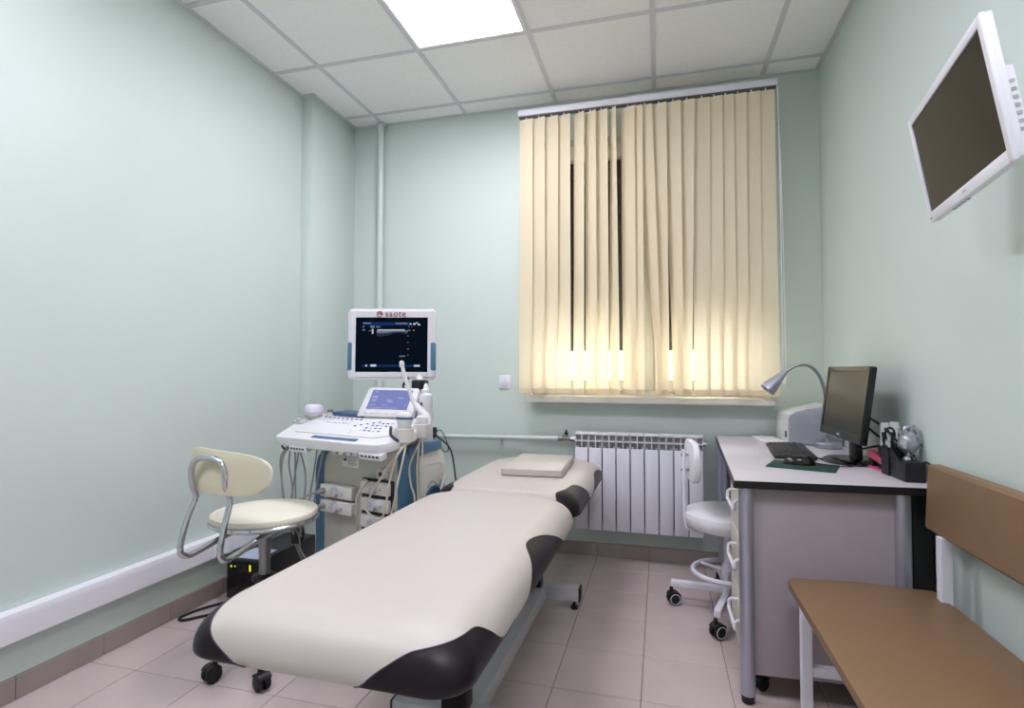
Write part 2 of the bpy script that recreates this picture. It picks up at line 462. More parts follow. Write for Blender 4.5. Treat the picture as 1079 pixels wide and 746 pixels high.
SW, SZ0, SZ1 = 0.089, 0.983, 2.648
for i in range(20):
    bm = nb(); NZ, NX = 16, 4
    grid = []
    ph = random.uniform(0, 6)
    for k in range(NZ+1):
        t = k/NZ; tt = t*t*(3-2*t)
        z = SZ1+(SZ0-SZ1)*t
        a = R_(AT[i]+(AB[i]-AT[i])*tt + 1.5*math.sin(3*t+ph)*t)
        xr = TOP[i]+(BOT[i]-TOP[i])*t
        xc = xr-0.0445*math.cos(a)
        row = []
        for q in range(NX+1):
            s = (q/NX-0.5)
            bow = 0.0035*(1-4*s*s)
            row.append(bm.verts.new((xc+SW*s*math.cos(a)+bow*math.sin(a)*-1, -SW*s*math.sin(a)-bow*math.cos(a), z)))
        grid.append(row)
    for k in range(NZ):
        for q in range(NX):
            bm.faces.new((grid[k][q], grid[k+1][q], grid[k+1][q+1], grid[k][q+1]))
    sl = obj('slat', bm, M_BLIND, vb, ang=60)
    a = R_(AT[i]); xc = TOP[i]-0.0445*math.cos(a)
    bm = nb(); box(bm, (xc-0.003, -0.003, 2.634), (xc+0.003, 0.003, 2.664), 0.001, 1); box(bm, (xc-0.016, -0.002, 2.638), (xc+0.016, 0.002, 2.648), 0.001, 1)
    obj('hook', bm, M_WHITE, sl)
    a = R_(AB[i]); xc = BOT[i]-0.0445*math.cos(a)
    bm = nb(); Mx = Matrix.Translation((xc, 0, SZ0+0.017)) @ Matrix.Rotation(-a, 4, 'Z')
    box(bm, (-0.042, -0.0045, -0.016), (0.042, -0.0005, 0.016), 0.0015, 1, M=Mx)
    obj('bottom_weight', bm, M_BLIND, sl)
bm = nb()
pts = []
for i in range(19):
    x0, x1 = BOT[i]-0.04, BOT[i+1]-0.04
    for k in range(5):
        t = k/5; pts.append((x0+(x1-x0)*t, 0.012, SZ0+0.014-0.016*math.sin(PI*t)))
tube(bm, pts, 0.0012, 5); obj('bottom_chain', bm, M_WHITE, vb)
bm = nb(); tube(bm, [(0.622, 0, 2.67), (0.628, 0.0, 2.0), (0.630, 0, 1.15), (0.636, 0, 1.06), (0.642, 0, 1.15), (0.638, 0.01, 2.0), (0.620, 0.01, 2.67)], 0.0022, 6, smooth=6)
obj('pull_cord', bm, M_WHITE, vb)

# ------------------------------------------------------------------ pipes, trunking, socket, radiator
pv = thing('riser_pipe', 'mint painted vertical heating pipe by the left back corner', 'pipe', (-1.835, YB-0.035, 0))
bm = nb(); cone(bm, (0, 0, 0.0), (0, 0, H-0.003), 0.0215, seg=20); obj('pipe', bm, M_PIPE, pv)
bm = nb(); cone(bm, (0, 0, H-0.022), (0, 0, H-0.004), 0.034, 0.03, 20); obj('ceiling_collar', bm, M_PIPE, pv)
hp = thing('feed_pipe', 'mint painted horizontal heating pipe running to the radiator valve', 'pipe', (0, YB-0.05, 0.700))
bm = nb(); tube(bm, [(-1.795, 0.0, -0.008), (-1.2, 0, -0.004), (-0.60, 0, 0.006)], 0.0145, 14); obj('pipe', bm, M_PIPE, hp)
for x in (-1.42, -0.98):
    bm = nb(); tube(bm, [(x, 0.02*math.cos(a), 0.001+0.018*math.sin(a)) for a in [k*PI/6-PI/2 for k in range(7)]], 0.003, 6); box(bm, (x-0.008, 0.015, -0.022), (x+0.008, 0.05, -0.014)); obj('pipe_clip', bm, M_PIPE, hp)
# cable trunking along the left wall
tr_ = thing('cable_trunking', 'long white cable trunking fixed along the left wall above the skirting', 'cable trunking', (XL, 0, 0))
for a, b in ((YF, 0.29), (0.292, 2.29), (2.292, 2.878)):
    bm = nb(); prism(bm, [(0, 0.212), (0.047, 0.212), (0.050, 0.216), (0.050, 0.286), (0.048, 0.305), (0.046, 0.310), (0.0, 0.310)], 1, a, b)
    obj('trunking_length', bm, M_WHITE, tr_)
bm = nb(); prism(bm, [(0, 0.211), (0.0515, 0.211), (0.0515, 0.311), (0.0, 0.311)], 1, 2.275, 2.307, bev=0.001); obj('joint_cover', bm, M_WHITE, tr_)
# wall socket
so = thing('wall_socket', 'small white square wall socket left of the window blinds', 'socket', (-0.958, YB, 1.046))
bm = nb(); box(bm, (-0.041, -0.010, -0.043), (0.041, 0, 0.043), 0.005, 3); obj('face_plate', bm, M_WHITE, so)
bm = nb(); box(bm, (-0.026, -0.013, -0.028), (0.026, -0.009, 0.028), 0.003, 2); ins = obj('insert', bm, M_ENAMEL, so)
bm = nb(); box(bm, (-0.0006, -0.0136, -0.028), (0.0006, -0.0125, 0.028)); obj('insert_gap', bm, M_RADGREY, ins)
# radiator
rd = thing('radiator', 'white ribbed aluminium radiator under the window', 'radiator', (-0.497, 3.25, 0.183))
RW = 0.0806
def rad_section(first):
    bm = nb()
    s = obj('section', bm_section(), M_ENAMEL, rd)
    return s
def bm_section():
    bm = nb(); w = RW
    box(bm, (0.003, 0.0, 0.004), (w-0.003, 0.012, 0.482), 0.004, 2)              # front panel
    box(bm, (0.0010, 0.0, 0.556), (w-0.0010, 0.075, 0.572), 0.004, 2)             # top cap
    box(bm, (w/2-0.003, 0.004, 0.49), (w/2+0.003, 0.07, 0.560))                   # centre web
    box(bm, (0.001, 0.002, 0.518), (w-0.001, 0.06, 0.523))                        # cross rib
    box(bm, (0.002, 0.006, 0.480), (0.005, 0.07, 0.560)); box(bm, (w-0.005, 0.006, 0.480), (w-0.002, 0.07, 0.560))
    box(bm, (0.012, 0.010, 0.02), (0.016, 0.07, 0.49)); box(bm, (w-0.016, 0.010, 0.02), (w-0.012, 0.07, 0.49)); box(bm, (w/2-0.002, 0.010, 0.02), (w/2+0.002, 0.07, 0.49))
    return bm
sec0 = obj('section', bm_section(), M_ENAMEL, rd)
for k in range(1, 9):
    link_copy(sec0, (k*RW, 0, 0), rd)
bm = nb(); box(bm, (0.004, 0.036, 0.478), (9*RW-0.004, 0.068, 0.553), 0.004); box(bm, (0.004, 0.045, 0.02), (9*RW-0.004, 0.07, 0.07), 0.004)
box(bm, (0.004, 0.072, 0.02), (9*RW-0.004, 0.078, 0.54)); obj('header', bm, M_RADGREY, rd)
bm = nb(); cone(bm, (9*RW-0.002, 0.045, 0.52), (9*RW+0.012, 0.045, 0.52), 0.016, seg=8); cone(bm, (9*RW+0.012, 0.045, 0.52), (9*RW+0.022, 0.045, 0.52), 0.008, seg=10); obj('air_vent', bm, M_STEEL, rd)
bm = nb(); box(bm, (0.16, 0.075, 0.46), (0.18, YB-3.25, 0.50)); box(bm, (0.56, 0.075, 0.46), (0.58, YB-3.25, 0.50)); obj('wall_bracket', bm, M_ENAMEL, rd)
va = thing('radiator_valve', 'chrome radiator valve with a black knob at the left end of the radiator', 'valve', (-0.545, 3.30, 0.708))
bm = nb(); cone(bm, (-0.060, 0.018, -0.001), (-0.03, 0.012, 0.0), 0.018, seg=6); cone(bm, (-0.032, 0.012, 0), (0.02, 0.0, 0), 0.014, seg=16); cone(bm, (0.018, 0.0, 0), (0.05, -0.004, 0), 0.019, seg=6); cone(bm, (-0.012, 0.008, 0), (-0.012, 0.008, 0.026), 0.010, seg=12)
obj('valve_body', bm, M_STEEL, va)
bm = nb(); lathe(bm, [(0.009, 0.024), (0.013, 0.026), (0.013, 0.034), (0.006, 0.038), (0.005, 0.052), (0, 0.053)], (-0.012, 0.008, 0), 12); kn = obj('knob', bm, M_BLACK, va)

# ------------------------------------------------------------------ wall television
w_ = Vector((-0.153, -0.988, -0.025)).normalized(); h_ = Vector((-0.170, -0.0056, 0.985)); h_ = (h_-w_*h_.dot(w_)).normalized(); d_ = h_.cross(w_)
MT = Matrix((w_, d_, h_)).transposed().to_4x4(); MT.translation = Vector((0.651, 1.469, 1.660))
tv = thing('wall_television', 'white framed television on a bracket high on the right wall', 'television', M=MT)
TW, TH = 0.53, 0.29
bm = nb(); prism(bm, rrect(TW, TH, 0.008, 3), 1, 0.002, 0.017, bev=0.003); obj('housing', bm, M_WHITE, tv)
bm = nb()
b_ = 0.020
for lo, hi in (((-TW/2, -0.004, -TH/2), (-TW/2+b_, 0.006, TH/2)), ((TW/2-b_, -0.004, -TH/2), (TW/2, 0.006, TH/2)), ((-TW/2+b_, -0.004, TH/2-b_), (TW/2-b_, 0.006, TH/2)), ((-TW/2+b_, -0.004, -TH/2), (TW/2-b_, 0.006, -TH/2+0.026))):
    box(bm, lo, hi, 0.002, 2)
obj('bezel', bm, M_WHITE, tv)
bm = nb(); box(bm, (-TW/2+b_-0.001, 0.000, -TH/2+0.025), (TW/2-b_+0.001, 0.003, TH/2-b_+0.001)); obj('screen', bm, M_SCREEN, tv)
bm = nb(); prism(bm, [(-0.18, -0.09), (0.225, -0.12), (0.225, 0.045), (0.16, 0.075), (-0.16, 0.08)], 1, 0.016, 0.046, bev=0.006)
hump = obj('rear_cover', bm, M_WHITE, tv)
bm = nb()
for k in range(7): box(bm, (0.2245, 0.026, -0.085+0.016*k), (0.2265, 0.040, -0.079+0.016*k))
obj('vent_slots', bm, M_RADGREY, hump)
bm = nb(); box(bm, (0.0, -0.0048, -TH/2+0.010), (0.022, -0.0038, -TH/2+0.016)); obj('maker_badge', bm, M_GREYMETAL, tv)
bm = nb(); box(bm, (-0.25, -0.0046, -TH/2+0.006), (-0.244, -0.0038, -TH/2+0.012)); obj('status_light', bm, M_INK, tv)
bm = nb()
for k in range(4): box(bm, (-0.12+0.03*k, 0.006, -TH/2-0.003), (-0.105+0.03*k, 0.014, -TH/2+0.001), 0.001, 1)
obj('button', bm, M_GREYMETAL, tv)
bm = nb(); box(bm, (-0.05, 0.045, -0.05), (0.05, 0.068, 0.05), 0.003)
Mi = MT.inverted()
pa = Mi @ Vector((XR-0.012, 1.46, 1.64))
tube(bm, [(0, 0.066, 0), (0.03, 0.10, 0.005), tuple(pa)], 0.016, 10)
obj('wall_arm', bm, M_BLACK, tv)
bm = nb(); box(bm, (XR-0.014, 1.40, 1.58), (XR, 1.52, 1.70), 0.003); bm.transform(Mi); obj('wall_plate', bm, M_BLACK, tv)
bm = nb(); tube(bm, [Mi @ Vector(p) for p in ((0.74, 1.38, 1.60), (0.80, 1.32, 1.56), (0.845, 1.30, 1.64), (0.855, 1.33, 1.75))], 0.0035, 6, smooth=6); obj('cable', bm, M_BLACK, tv)

# ------------------------------------------------------------------ examination couch
couch = thing('examination_couch', 'long cream padded examination couch with dark plum corner panels', 'couch', (-0.605, 2.05, 0), R_(-0.8))
X0, X1 = -0.965+0.605, -0.325+0.605
ZT, ZB = 0.622, 0.522
def pad_ring(y0, y1, rad, ins, d, z):
    # outline ring at inset d (0 at the bottom edge, 1 at the flat top); fixed sample counts so that rings match
    dF, dR, dB, dL = [k*d for k in ins]
    x0, x1, ya, yb = X0+dL, X1-dR, y0+dF, y1-dB
    rFR, rBR, rBL, rFL = [k*(1+0.35*d) for k in rad]
    xm = (x0+x1)/2
    pts = []
    def line(p, q, n):
        for k in range(n): pts.append((p[0]+(q[0]-p[0])*k/n, p[1]+(q[1]-p[1])*k/n, z))
    def arc(cx, cy, r0, a0, n):
        for k in range(n):
            a = R_(a0+90*k/n); pts.append((cx+r0*math.cos(a), cy+r0*math.sin(a), z))
    line((xm, ya), (x1-rFR, ya), 24); arc(x1-rFR, ya+rFR, rFR, -90, 14)
    line((x1, ya+rFR), (x1, yb-rBR), 90); arc(x1-rBR, yb-rBR, rBR, 0, 14)
    line((x1-rBR, yb), (x0+rBL, yb), 40); arc(x0+rBL, yb-rBL, rBL, 90, 14)
    line((x0, yb-rBL), (x0, ya+rFL), 90); arc(x0+rFL, ya+rFL, rFL, 180, 14)
    line((x0+rFL, ya), (xm, ya), 24)
    return [Vector(p) for p in pts]
def interp(ctrl, x, default=1.0):
    if x <= ctrl[0][0] or x >= ctrl[-1][0]: return default
    for (a, va_), (b, vb_) in zip(ctrl[:-1], ctrl[1:]):
        if a <= x <= b:
            i = ctrl.index((a, va_))
            m0 = (vb_-ctrl[i-1][1])/(b-ctrl[i-1][0]) if i > 0 else (vb_-va_)/(b-a)
            m1 = (ctrl[i+2][1]-va_)/(ctrl[i+2][0]-a) if i+2 < len(ctrl) else (vb_-va_)/(b-a)
            h = b-a; t = (x-a)/h
            v = (2*t**3-3*t*t+1)*va_+(t**3-2*t*t+t)*h*m0+(-2*t**3+3*t*t)*vb_+(t**3-t*t)*h*m1
            return max(0.02, min(1.0, v))
    return default
def pad_profile(v):
    # v: 0 flat top .. 0.88 widest .. 1 tucked under
    if v < 0.88:
        a = v/0.88*PI/2
        return 1-math.sin(a)**1.15, ZB+0.012+(ZT-ZB-0.012)*math.cos(a)**0.85
    a = (v-0.88)/0.12*PI/2
    return 0.16*(1-math.cos(a)), ZB+0.012-0.012*math.sin(a)
def couch_pad(name, y0, y1, rad, ins, ctrlR, ctrlL):
    base = pad_ring(y0, y1, rad, ins, 0, 0)
    n = len(base)
    S = [0.0]
    for i in range(n): S.append(S[-1]+(base[(i+1) % n]-base[i]).length)
    L = S[-1]
    B = [min(interp(ctrlR, S[i]), interp(ctrlL, L-S[i])) for i in range(n)]
    cache = {}
    def P(i, v):
        d, z = pad_profile(v)
        k = round(d, 5)
        if k not in cache: cache[k] = pad_ring(y0, y1, rad, ins, d, 0)
        p = cache[k][i]
        return Vector((p.x, p.y, z))
    NL, ND = 14, 10
    bm = nb()
    rings = [[bm.verts.new(P(i, B[i]*k/NL)) for i in range(n)] for k in range(NL+1)]
    for k in range(NL):
        for i in range(n):
            j = (i+1) % n
            bm.faces.new((rings[k][i], rings[k+1][i], rings[k+1][j], rings[k][j]))
    bm.faces.new(rings[0])
    o = obj(name, bm, M_CREAM, couch, ang=50)
    bm = nb()
    dr = [[bm.verts.new(P(i, B[i]+(1.0-B[i])*k/ND)) for i in range(n)] for k in range(ND+1)]
    for k in range(ND):
        for i in range(n):
            j = (i+1) % n
            if B[i] > 0.995 and B[j] > 0.995: continue
            bm.faces.new((dr[k][i], dr[k+1][i], dr[k+1][j], dr[k][j]))
    bm.faces.new(dr[ND])
    bmesh.ops.remove_doubles(bm, verts=bm.verts[:], dist=1e-5)
    dk = obj('side_panel', bm, M_PLUM, o, ang=50); dk['label'] = 'dark plum corner and side panels'
    bm = nb(); run = []
    for i in range(n+1):
        if i < n and B[i] < 0.985: run.append(P(i, B[i]))
        else:
            if len(run) > 4: tube(bm, run, 0.0018, 5)
            run = []
    pp = obj('piping', bm, M_PIPING, o); pp['label'] = 'purple piping along the seam'
    return o
YO = 2.05
HW = (X1-X0)/2
y0n = 0.930-YO; y1n = 2.180-YO
rC = 0.075
def sy(y, r0, ys): return HW-r0+r0*PI/2+(y-YO-ys-r0)      # perimeter position of a point at depth y on the right side
cm = HW-rC+rC*PI/4
ctrlR = [(cm-0.21, 1.0), (cm-0.14, 0.70), (cm-0.06, 0.47), (cm+0.02, 0.40), (cm+0.09, 0.44), (cm+0.15, 0.62), (cm+0.21, 0.84), (cm+0.28, 0.93)]
ctrlR += [(sy(yy, rC, y0n), vv) for yy, vv in ((1.38, 0.93), (1.48, 0.60), (1.54, 0.30), (1.60, 0.26), (1.70, 0.40), (1.80, 0.66), (1.92, 1.0))]
ctrlL = [(cm-0.165, 1.0), (cm-0.12, 0.86), (cm-0.07, 0.70), (cm-0.03, 0.54), (cm+0.01, 0.40), (cm+0.05, 0.32), (cm+0.11, 0.40), (cm+0.25, 0.85)]
ctrlL += [(sy(yy, rC, y0n), vv) for yy, vv in ((1.38, 0.93), (1.48, 0.60), (1.54, 0.30), (1.60, 0.26), (1.70, 0.40), (1.80, 0.66), (1.92, 1.0))]
couch_pad('main_cushion', y0n, y1n, (rC, 0.10, 0.10, rC), (0.085, 0.085, 0.025, 0.085), ctrlR, ctrlL)
y0f = 2.190-YO; y1f = 3.225-YO
rF = 0.08
ctrlF = [(HW-0.095, 1.0), (HW-0.055, 0.42), (HW-0.015, 0.13)]+[(sy(yy, rF, y0f), vv) for yy, vv in ((2.30, 0.12), (2.40, 0.22), (2.48, 0.55), (2.56, 0.95), (2.64, 0.95), (2.74, 0.70), (2.86, 0.50), (3.0, 0.55), (3.15, 1.0))]
couch_pad('head_cushion', y0f, y1f, (rF, 0.20, 0.22, rF), (0.025, 0.075, 0.09, 0.075), ctrlF, ctrlF)
bm = nb()
box(bm, (-0.24, y0n+0.16, 0.478), (0.20, y1n-0.03, 0.5095), 0.004); box(bm, (-0.24, y0f+0.03, 0.478), (0.20, y1f-0.2, 0.5095), 0.004)
obj('under_frame', bm, M_GREYMETAL, couch)
bx0, bx1 = -0.598+0.605, -0.535+0.605
bm = nb(); box(bm, (bx0, 1.55-YO, 0.045), (bx1, 2.63-YO, 0.105), 0.003); obj('base_beam', bm, M_GREYMETAL, couch)
for fy in (1.585, 2.60):
    bm = nb(); box(bm, (-0.80+0.605, fy-0.03-YO, 0.044), (-0.380+0.605, fy+0.03-YO, 0.106), 0.003); ft = obj('foot_rail', bm, M_GREYMETAL, couch)
    for xx in (-0.80, -0.380):
        bm = nb(); box(bm, (xx+0.605-0.004, fy-0.031-YO, 0.043), (xx+0.605+0.004, fy+0.031-YO, 0.107), 0.002); obj('end_cap', bm, M_BLACK, ft)
        sx = 0.028 if xx < -0.6 else -0.028
        bm = nb(); lathe(bm, [(0.016, 0.0), (0.018, 0.006), (0.016, 0.014), (0.007, 0.018), (0.007, 0.045)], (xx+0.605+sx, fy-YO, 0), 16); obj('levelling_foot', bm, M_BLACK, ft)
for cy in (1.585, 2.56):
    bm = nb(); box(bm, (-0.03, cy-0.03-YO, 0.10), (0.05, cy+0.03-YO, 0.479), 0.004); obj('column', bm, M_BLACK, couch)
bm = nb(); tube(bm, [(0.01, 1.62-YO, 0.14), (0.01, 2.0-YO, 0.34), (0.01, 2.35-YO, 0.478)], 0.016, 12); obj('brace', bm, M_GREYMETAL, couch)
pw = thing('pillow', 'flat rectangular cream pillow lying at the head of the couch', 'pillow', (-0.598, 2.745, ZT), R_(2))
bm = nb(); box(bm, (-0.145, -0.235, 0.001), (0.145, 0.235, 0.037), 0.010, 4)
obj('cushion', bm, M_CREAM, pw)
bm = nb()
for z in (0.006, 0.032):
    tube(bm, [(x, y, z) for x, y in rrect(0.2895, 0.4695, 0.012, 4)], 0.0011, 5, closed=True)
obj('seam', bm, M_CREAM, pw)

# ------------------------------------------------------------------ chrome stool with backrest (left)
def caster(parent, x, y, ang, rw=0.026, name='caster', ring=False):
    c = bpy.data.objects.new(name, None); COL.objects.link(c); c.parent = parent; c.location = (x, y, 0); c.rotation_euler = (0, 0, ang)
    bm = nb()
    for s in (-1, 1):
        Mx = Matrix.Translation((0, s*0.014, rw)) @ Matrix.Rotation(PI/2, 4, 'X')
        lathe(bm, [(0.0, -0.009), (rw*0.75, -0.009), (rw, -0.005), (rw, 0.005), (rw*0.75, 0.009), (0.0, 0.009)], (0, 0, 0), 20, M=Mx)
    obj('wheel', bm, M_RUBBER, c)
    if ring:
        bm = nb()
        for s in (-1, 1):
            Mx = Matrix.Translation((0, s*0.0232, rw)) @ Matrix.Rotation(PI/2, 4, 'X')
            tube(bm, [Mx @ Vector((rw*0.78*math.cos(t), rw*0.78*math.sin(t), 0)) for t in [2*PI*k/20 for k in range(20)]], 0.0022, 5, closed=True)
        g = obj('wheel_ring', bm, M_GREYMETAL, c); g['label'] = 'pale grey ring on the wheel'
    bm = nb()
    pts = [(math.cos(R_(a))*(rw+0.005), math.sin(R_(a))*(rw+0.005)+rw) for a in range(10, 171, 16)]
    outl = pts+[(-rw*0.5, rw*0.9), (rw*0.5, rw*0.9)]
    prism(bm, outl, 1, -0.0055, 0.0055); 
    outl2 = [(math.cos(R_(a))*(rw+0.004), math.sin(R_(a))*(rw+0.004)+rw) for a in range(30, 151, 12)]+[(math.cos(R_(a))*(rw+0.001), math.sin(R_(a))*(rw+0.001)+rw) for a in range(150, 29, -12)]
    prism(bm, outl2, 1, -0.022, 0.022)
    cone(bm, (0.012, 0, rw*2-0.004), (0.012, 0, rw*2+0.022), 0.009, 0.008, 12)
    obj('housing', bm, M_BLACK, c)
    return c
SX, SY = -1.53, 1.872
st = thing('chrome_stool', 'round ivory stool with chrome frame and padded backrest beside the couch', 'stool', (SX, SY, 0))
bm = nb(); lathe(bm, [(0.0, 0.535), (0.192, 0.535), (0.199, 0.542), (0.200, 0.550), (0.196, 0.560), (0.183, 0.5635), (0.178, 0.562), (0.172, 0.566), (0.10, 0.570), (0, 0.571)], seg=48); obj('seat', bm, M_IVORY, st)
bm = nb(); tube(bm, [(0.197*math.cos(2*PI*k/48), 0.197*math.sin(2*PI*k/48), 0.529) for k in range(48)], 0.0085, 10, closed=True)
lathe(bm, [(0.0, 0.520), (0.188, 0.522), (0.190, 0.535), (0.0, 0.535)], seg=40); obj('seat_rim', bm, M_CHROME, st)
bm = nb(); box(bm, (-0.09, -0.07, 0.503), (0.09, 0.07, 0.521), 0.003); obj('seat_mount', bm, M_STEEL, st)
bm = nb(); cone(bm, (0, 0, 0.30), (0, 0, 0.505), 0.0215, seg=24); cone(bm, (0, 0, 0.44), (0, 0, 0.446), 0.0235, seg=24); cone(bm, (0, 0, 0.37), (0, 0, 0.374), 0.0235, seg=24); cone(bm, (0, 0, 0.395), (0, 0, 0.44), 0.0228, seg=24); obj('gas_column', bm, M_STEEL, st)
bm = nb(); lathe(bm, [(0.024, 0.09), (0.030, 0.10), (0.030, 0.285), (0.046, 0.29), (0.046, 0.305), (0.024, 0.312)], seg=24); obj('column_sleeve', bm, M_BLACK, st)
wheels = [(-1.566-SX, 1.650-SY), (-1.357-SX, 1.655-SY), (-1.30-SX, 1.95-SY), (-1.52-SX, 2.12-SY), (-1.75-SX, 1.93-SY)]
for k, (wx, wy) in enumerate(wheels):
    L_ = math.hypot(wx, wy); d = Vector((wx/L_, wy/L_, 0)); e = d*(L_-0.012)
    bm = nb(); tube(bm, [d*0.02+Vector((0, 0, 0.115)), d*0.12+Vector((0, 0, 0.108)), e+Vector((0, 0, 0.082))], [0.016, 0.014, 0.012], 10); obj('base_arm', bm, M_CHROME, st)
    caster(st, wx, wy, math.atan2(wy, wx)+(PI+0.5 if k == 1 else PI-0.2), 0.029)
# backrest tubes (two legs of one bent tube) and pad; the sitter faces away from the camera
bx, by = 0.03, -0.27
bm = nb()
left = [(-0.075+bx, 0.10, 0.512), (-0.075+bx, -0.12, 0.505), (-0.080+bx, -0.27, 0.483), (-0.082+bx, -0.325, 0.480), (-0.082+bx, -0.352, 0.510), (-0.080+bx, -0.330, 0.600), (-0.072+bx, -0.300, 0.672), (-0.070+bx, -0.318, 0.720), (-0.068+bx, -0.325, 0.780), (-0.045+bx, -0.327, 0.812), (0.0+bx, -0.328, 0.822)]
right = [(0.15-0.075*2+bx*1-(x-bx), y, z) for (x, y, z) in left]
right = [(2*bx-x, y, z) for (x, y, z) in left][::-1][1:]
tube(bm, left+right, 0.0105, 12, smooth=5); obj('back_tube', bm, M_CHROME, st)
bm = nb(); NXp, NZp = 28, 10
Wp, Hp = 0.410, 0.152
def back_pt(uu_, vv_, off):
    # superellipse outline, bent round a vertical cylinder
    x = uu_*Wp/2
    ext = (1-abs(uu_)**4.5)**(1/2.6)
    z = vv_*Hp/2*ext*(0.92 if vv_ > 0 else 1.0) + 0.004
    y = 0.21*(1-math.cos(x/0.24))
    return Vector((x, y+off, z))
front = [[None]*(NZp+1) for _ in range(NXp+1)]
back = [[None]*(NZp+1) for _ in range(NXp+1)]
for i in range(NXp+1):
    for k in range(NZp+1):
        a = -1+2*i/NXp; c = -1+2*k/NZp
        a = max(-0.999, min(0.999, math.sin(a*PI/2)))
        edge = max(abs(a), abs(c)); puff = 0.016*(1-edge**6)
        front[i][k] = bm.verts.new(back_pt(a, c, 0.006+puff)); back[i][k] = bm.verts.new(back_pt(a, c, -0.004-0.3*puff))
for i in range(NXp):
    for k in range(NZp):
        bm.faces.new((front[i][k], front[i+1][k], front[i+1][k+1], front[i][k+1])).material_index = 0
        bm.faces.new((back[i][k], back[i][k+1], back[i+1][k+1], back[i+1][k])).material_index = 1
loop = [(i, 0) for i in range(NXp)]+[(NXp, k) for k in range(NZp)]+[(i, NZp) for i in range(NXp, 0, -1)]+[(0, k) for k in range(NZp, 0, -1)]
for (i, k), (i2, k2) in zip(loop, loop[1:]+loop[:1]):
    bm.faces.new((front[i][k], back[i][k], back[i2][k2], front[i2][k2])).material_index = 0
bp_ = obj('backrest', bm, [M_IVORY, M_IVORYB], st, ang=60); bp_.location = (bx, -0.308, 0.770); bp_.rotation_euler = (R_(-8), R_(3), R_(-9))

# ------------------------------------------------------------------ uninterruptible power supply on the floor
ups = thing('power_supply_unit', 'black box power supply with yellow lights on the floor by the left wall', 'power supply', (-1.962, 2.475, 0), R_(1))
bm = nb(); box(bm, (-0.092, -0.225, 0.008), (0.092, 0.225, 0.200), 0.004, 2); obj('case', bm, M_BLACK, ups)
bm = nb(); box(bm, (-0.090, -0.232, 0.012), (0.090, -0.224, 0.196), 0.003, 2); fp = obj('front_panel', bm, M_GLOSSBLACK, ups)
for lo, hi in (((-0.068, -0.2335, 0.162), (-0.062, -0.2315, 0.172)), ((-0.046, -0.2335, 0.165), (-0.041, -0.2315, 0.171)), ((0.038, -0.2335, 0.150), (0.046, -0.2315, 0.180))):
    bm = nb(); box(bm, lo, hi); obj('indicator_light', bm, E_LED, fp)
bm = nb()
for k in range(5): box(bm, (-0.03+0.012*k, -0.2335, 0.145), (-0.024+0.012*k, -0.2315, 0.180))
obj('display_bars', bm, M_KEY, fp)
bm = nb(); box(bm, (-0.070, -0.205, 0.1995), (0.062, -0.06, 0.2012)); obj('sticker', bm, mat('pale_blue_label', (176, 184, 208), 0.5, bump=0.02), ups)
for sx in (-0.07, 0.07):
    for sy in (-0.19, 0.19):
        bm = nb(); cone(bm, (sx, sy, 0), (sx, sy, 0.010), 0.012, seg=12); obj('rubber_foot', bm, M_RUBBER, ups)
bm = nb(); tube(bm, [(-1.99, 2.235, 0.006), (-2.03, 2.20, 0.006), (-2.085, 2.10, 0.006), (-2.095, 2.02, 0.006), (-2.06, 2.005, 0.006), (-2.00, 2.07, 0.006), (-1.93, 2.14, 0.006), (-1.80, 2.15, 0.006), (-1.65, 2.20, 0.006)], 0.006, 8, smooth=8)
pc = obj('power_cord', bm, M_RUBBER, ups); pc.matrix_parent_inverse = (Matrix.Translation((-1.962, 2.475, 0)) @ Matrix.Rotation(R_(1), 4, 'Z')).inverted(); pc['label'] = 'black power cord looped on the floor'

# ------------------------------------------------------------------ ultrasound machine
RU = R_(-14.9)
us = thing('ultrasound_machine', 'white and blue ultrasound machine on wheels with a screen showing a scan', 'medical machine', (-1.33, 1.993, 0), RU)
# wheeled base
bm = nb(); prism(bm, rrect(0.46, 0.58, 0.06, 6, 0.02, 0.36), 2, 0.085, 0.165, bev=0.012); obj('wheel_base', bm, M_MACHLIGHT, us)
for wx, wy in ((-0.20, 0.10), (0.24, 0.10), (-0.20, 0.62), (0.24, 0.62)):
    caster(us, wx, wy, R_(100), 0.042, name='wheel_unit')
bm = nb(); box(bm, (-0.235, 0.02, 0.095), (-0.10, 0.10, 0.135), 0.01, 3); obj('foot_pedal', bm, M_MACHLIGHT, us)
# tower: warm grey front, blue side bands, white rear shell
def arch(x0, x1, z0, z1, rl, rr_, n=8):
    pts = [(x0, z0), (x1, z0)]
    for k in range(n+1):
        a = R_(90*k/n); pts.append((x1-rr_+rr_*math.cos(a), z1-rr_*1.6+rr_*1.6*math.sin(a)))
    for k in range(n+1):
        a = R_(90+90*k/n); pts.append((x0+rl+rl*math.cos(a), z1-rl*1.6+rl*1.6*math.sin(a)))
    return pts
bm = nb(); prism(bm, arch(-0.178, 0.246, 0.16, 0.796, 0.085, 0.02), 1, 0.14, 0.20, bev=0.008); tower = obj('tower_front', bm, M_MACHGREY, us)
bm = nb(); prism(bm, arch(-0.250, 0.262, 0.16, 0.792, 0.095, 0.03), 1, 0.152, 0.27, bev=0.012); obj('blue_band', bm, M_BLUE, us)
bm = nb(); prism(bm, [(0.262, 0.17), (0.48, 0.17), (0.486, 0.68), (0.470, 0.735), (0.43, 0.765), (0.262, 0.748)], 0, -0.235, 0.245, bev=0.014); shell = obj('rear_shell', bm, M_MACHLIGHT, us)
bm = nb(); prism(bm, [(0.20, 0.76), (0.262, 0.747), (0.43, 0.764), (0.425, 0.800), (0.40, 0.806), (0.20, 0.79)], 0, -0.195, 0.264, bev=0.006); obj('blue_top_cover', bm, M_BLUE, us)
bm = nb()
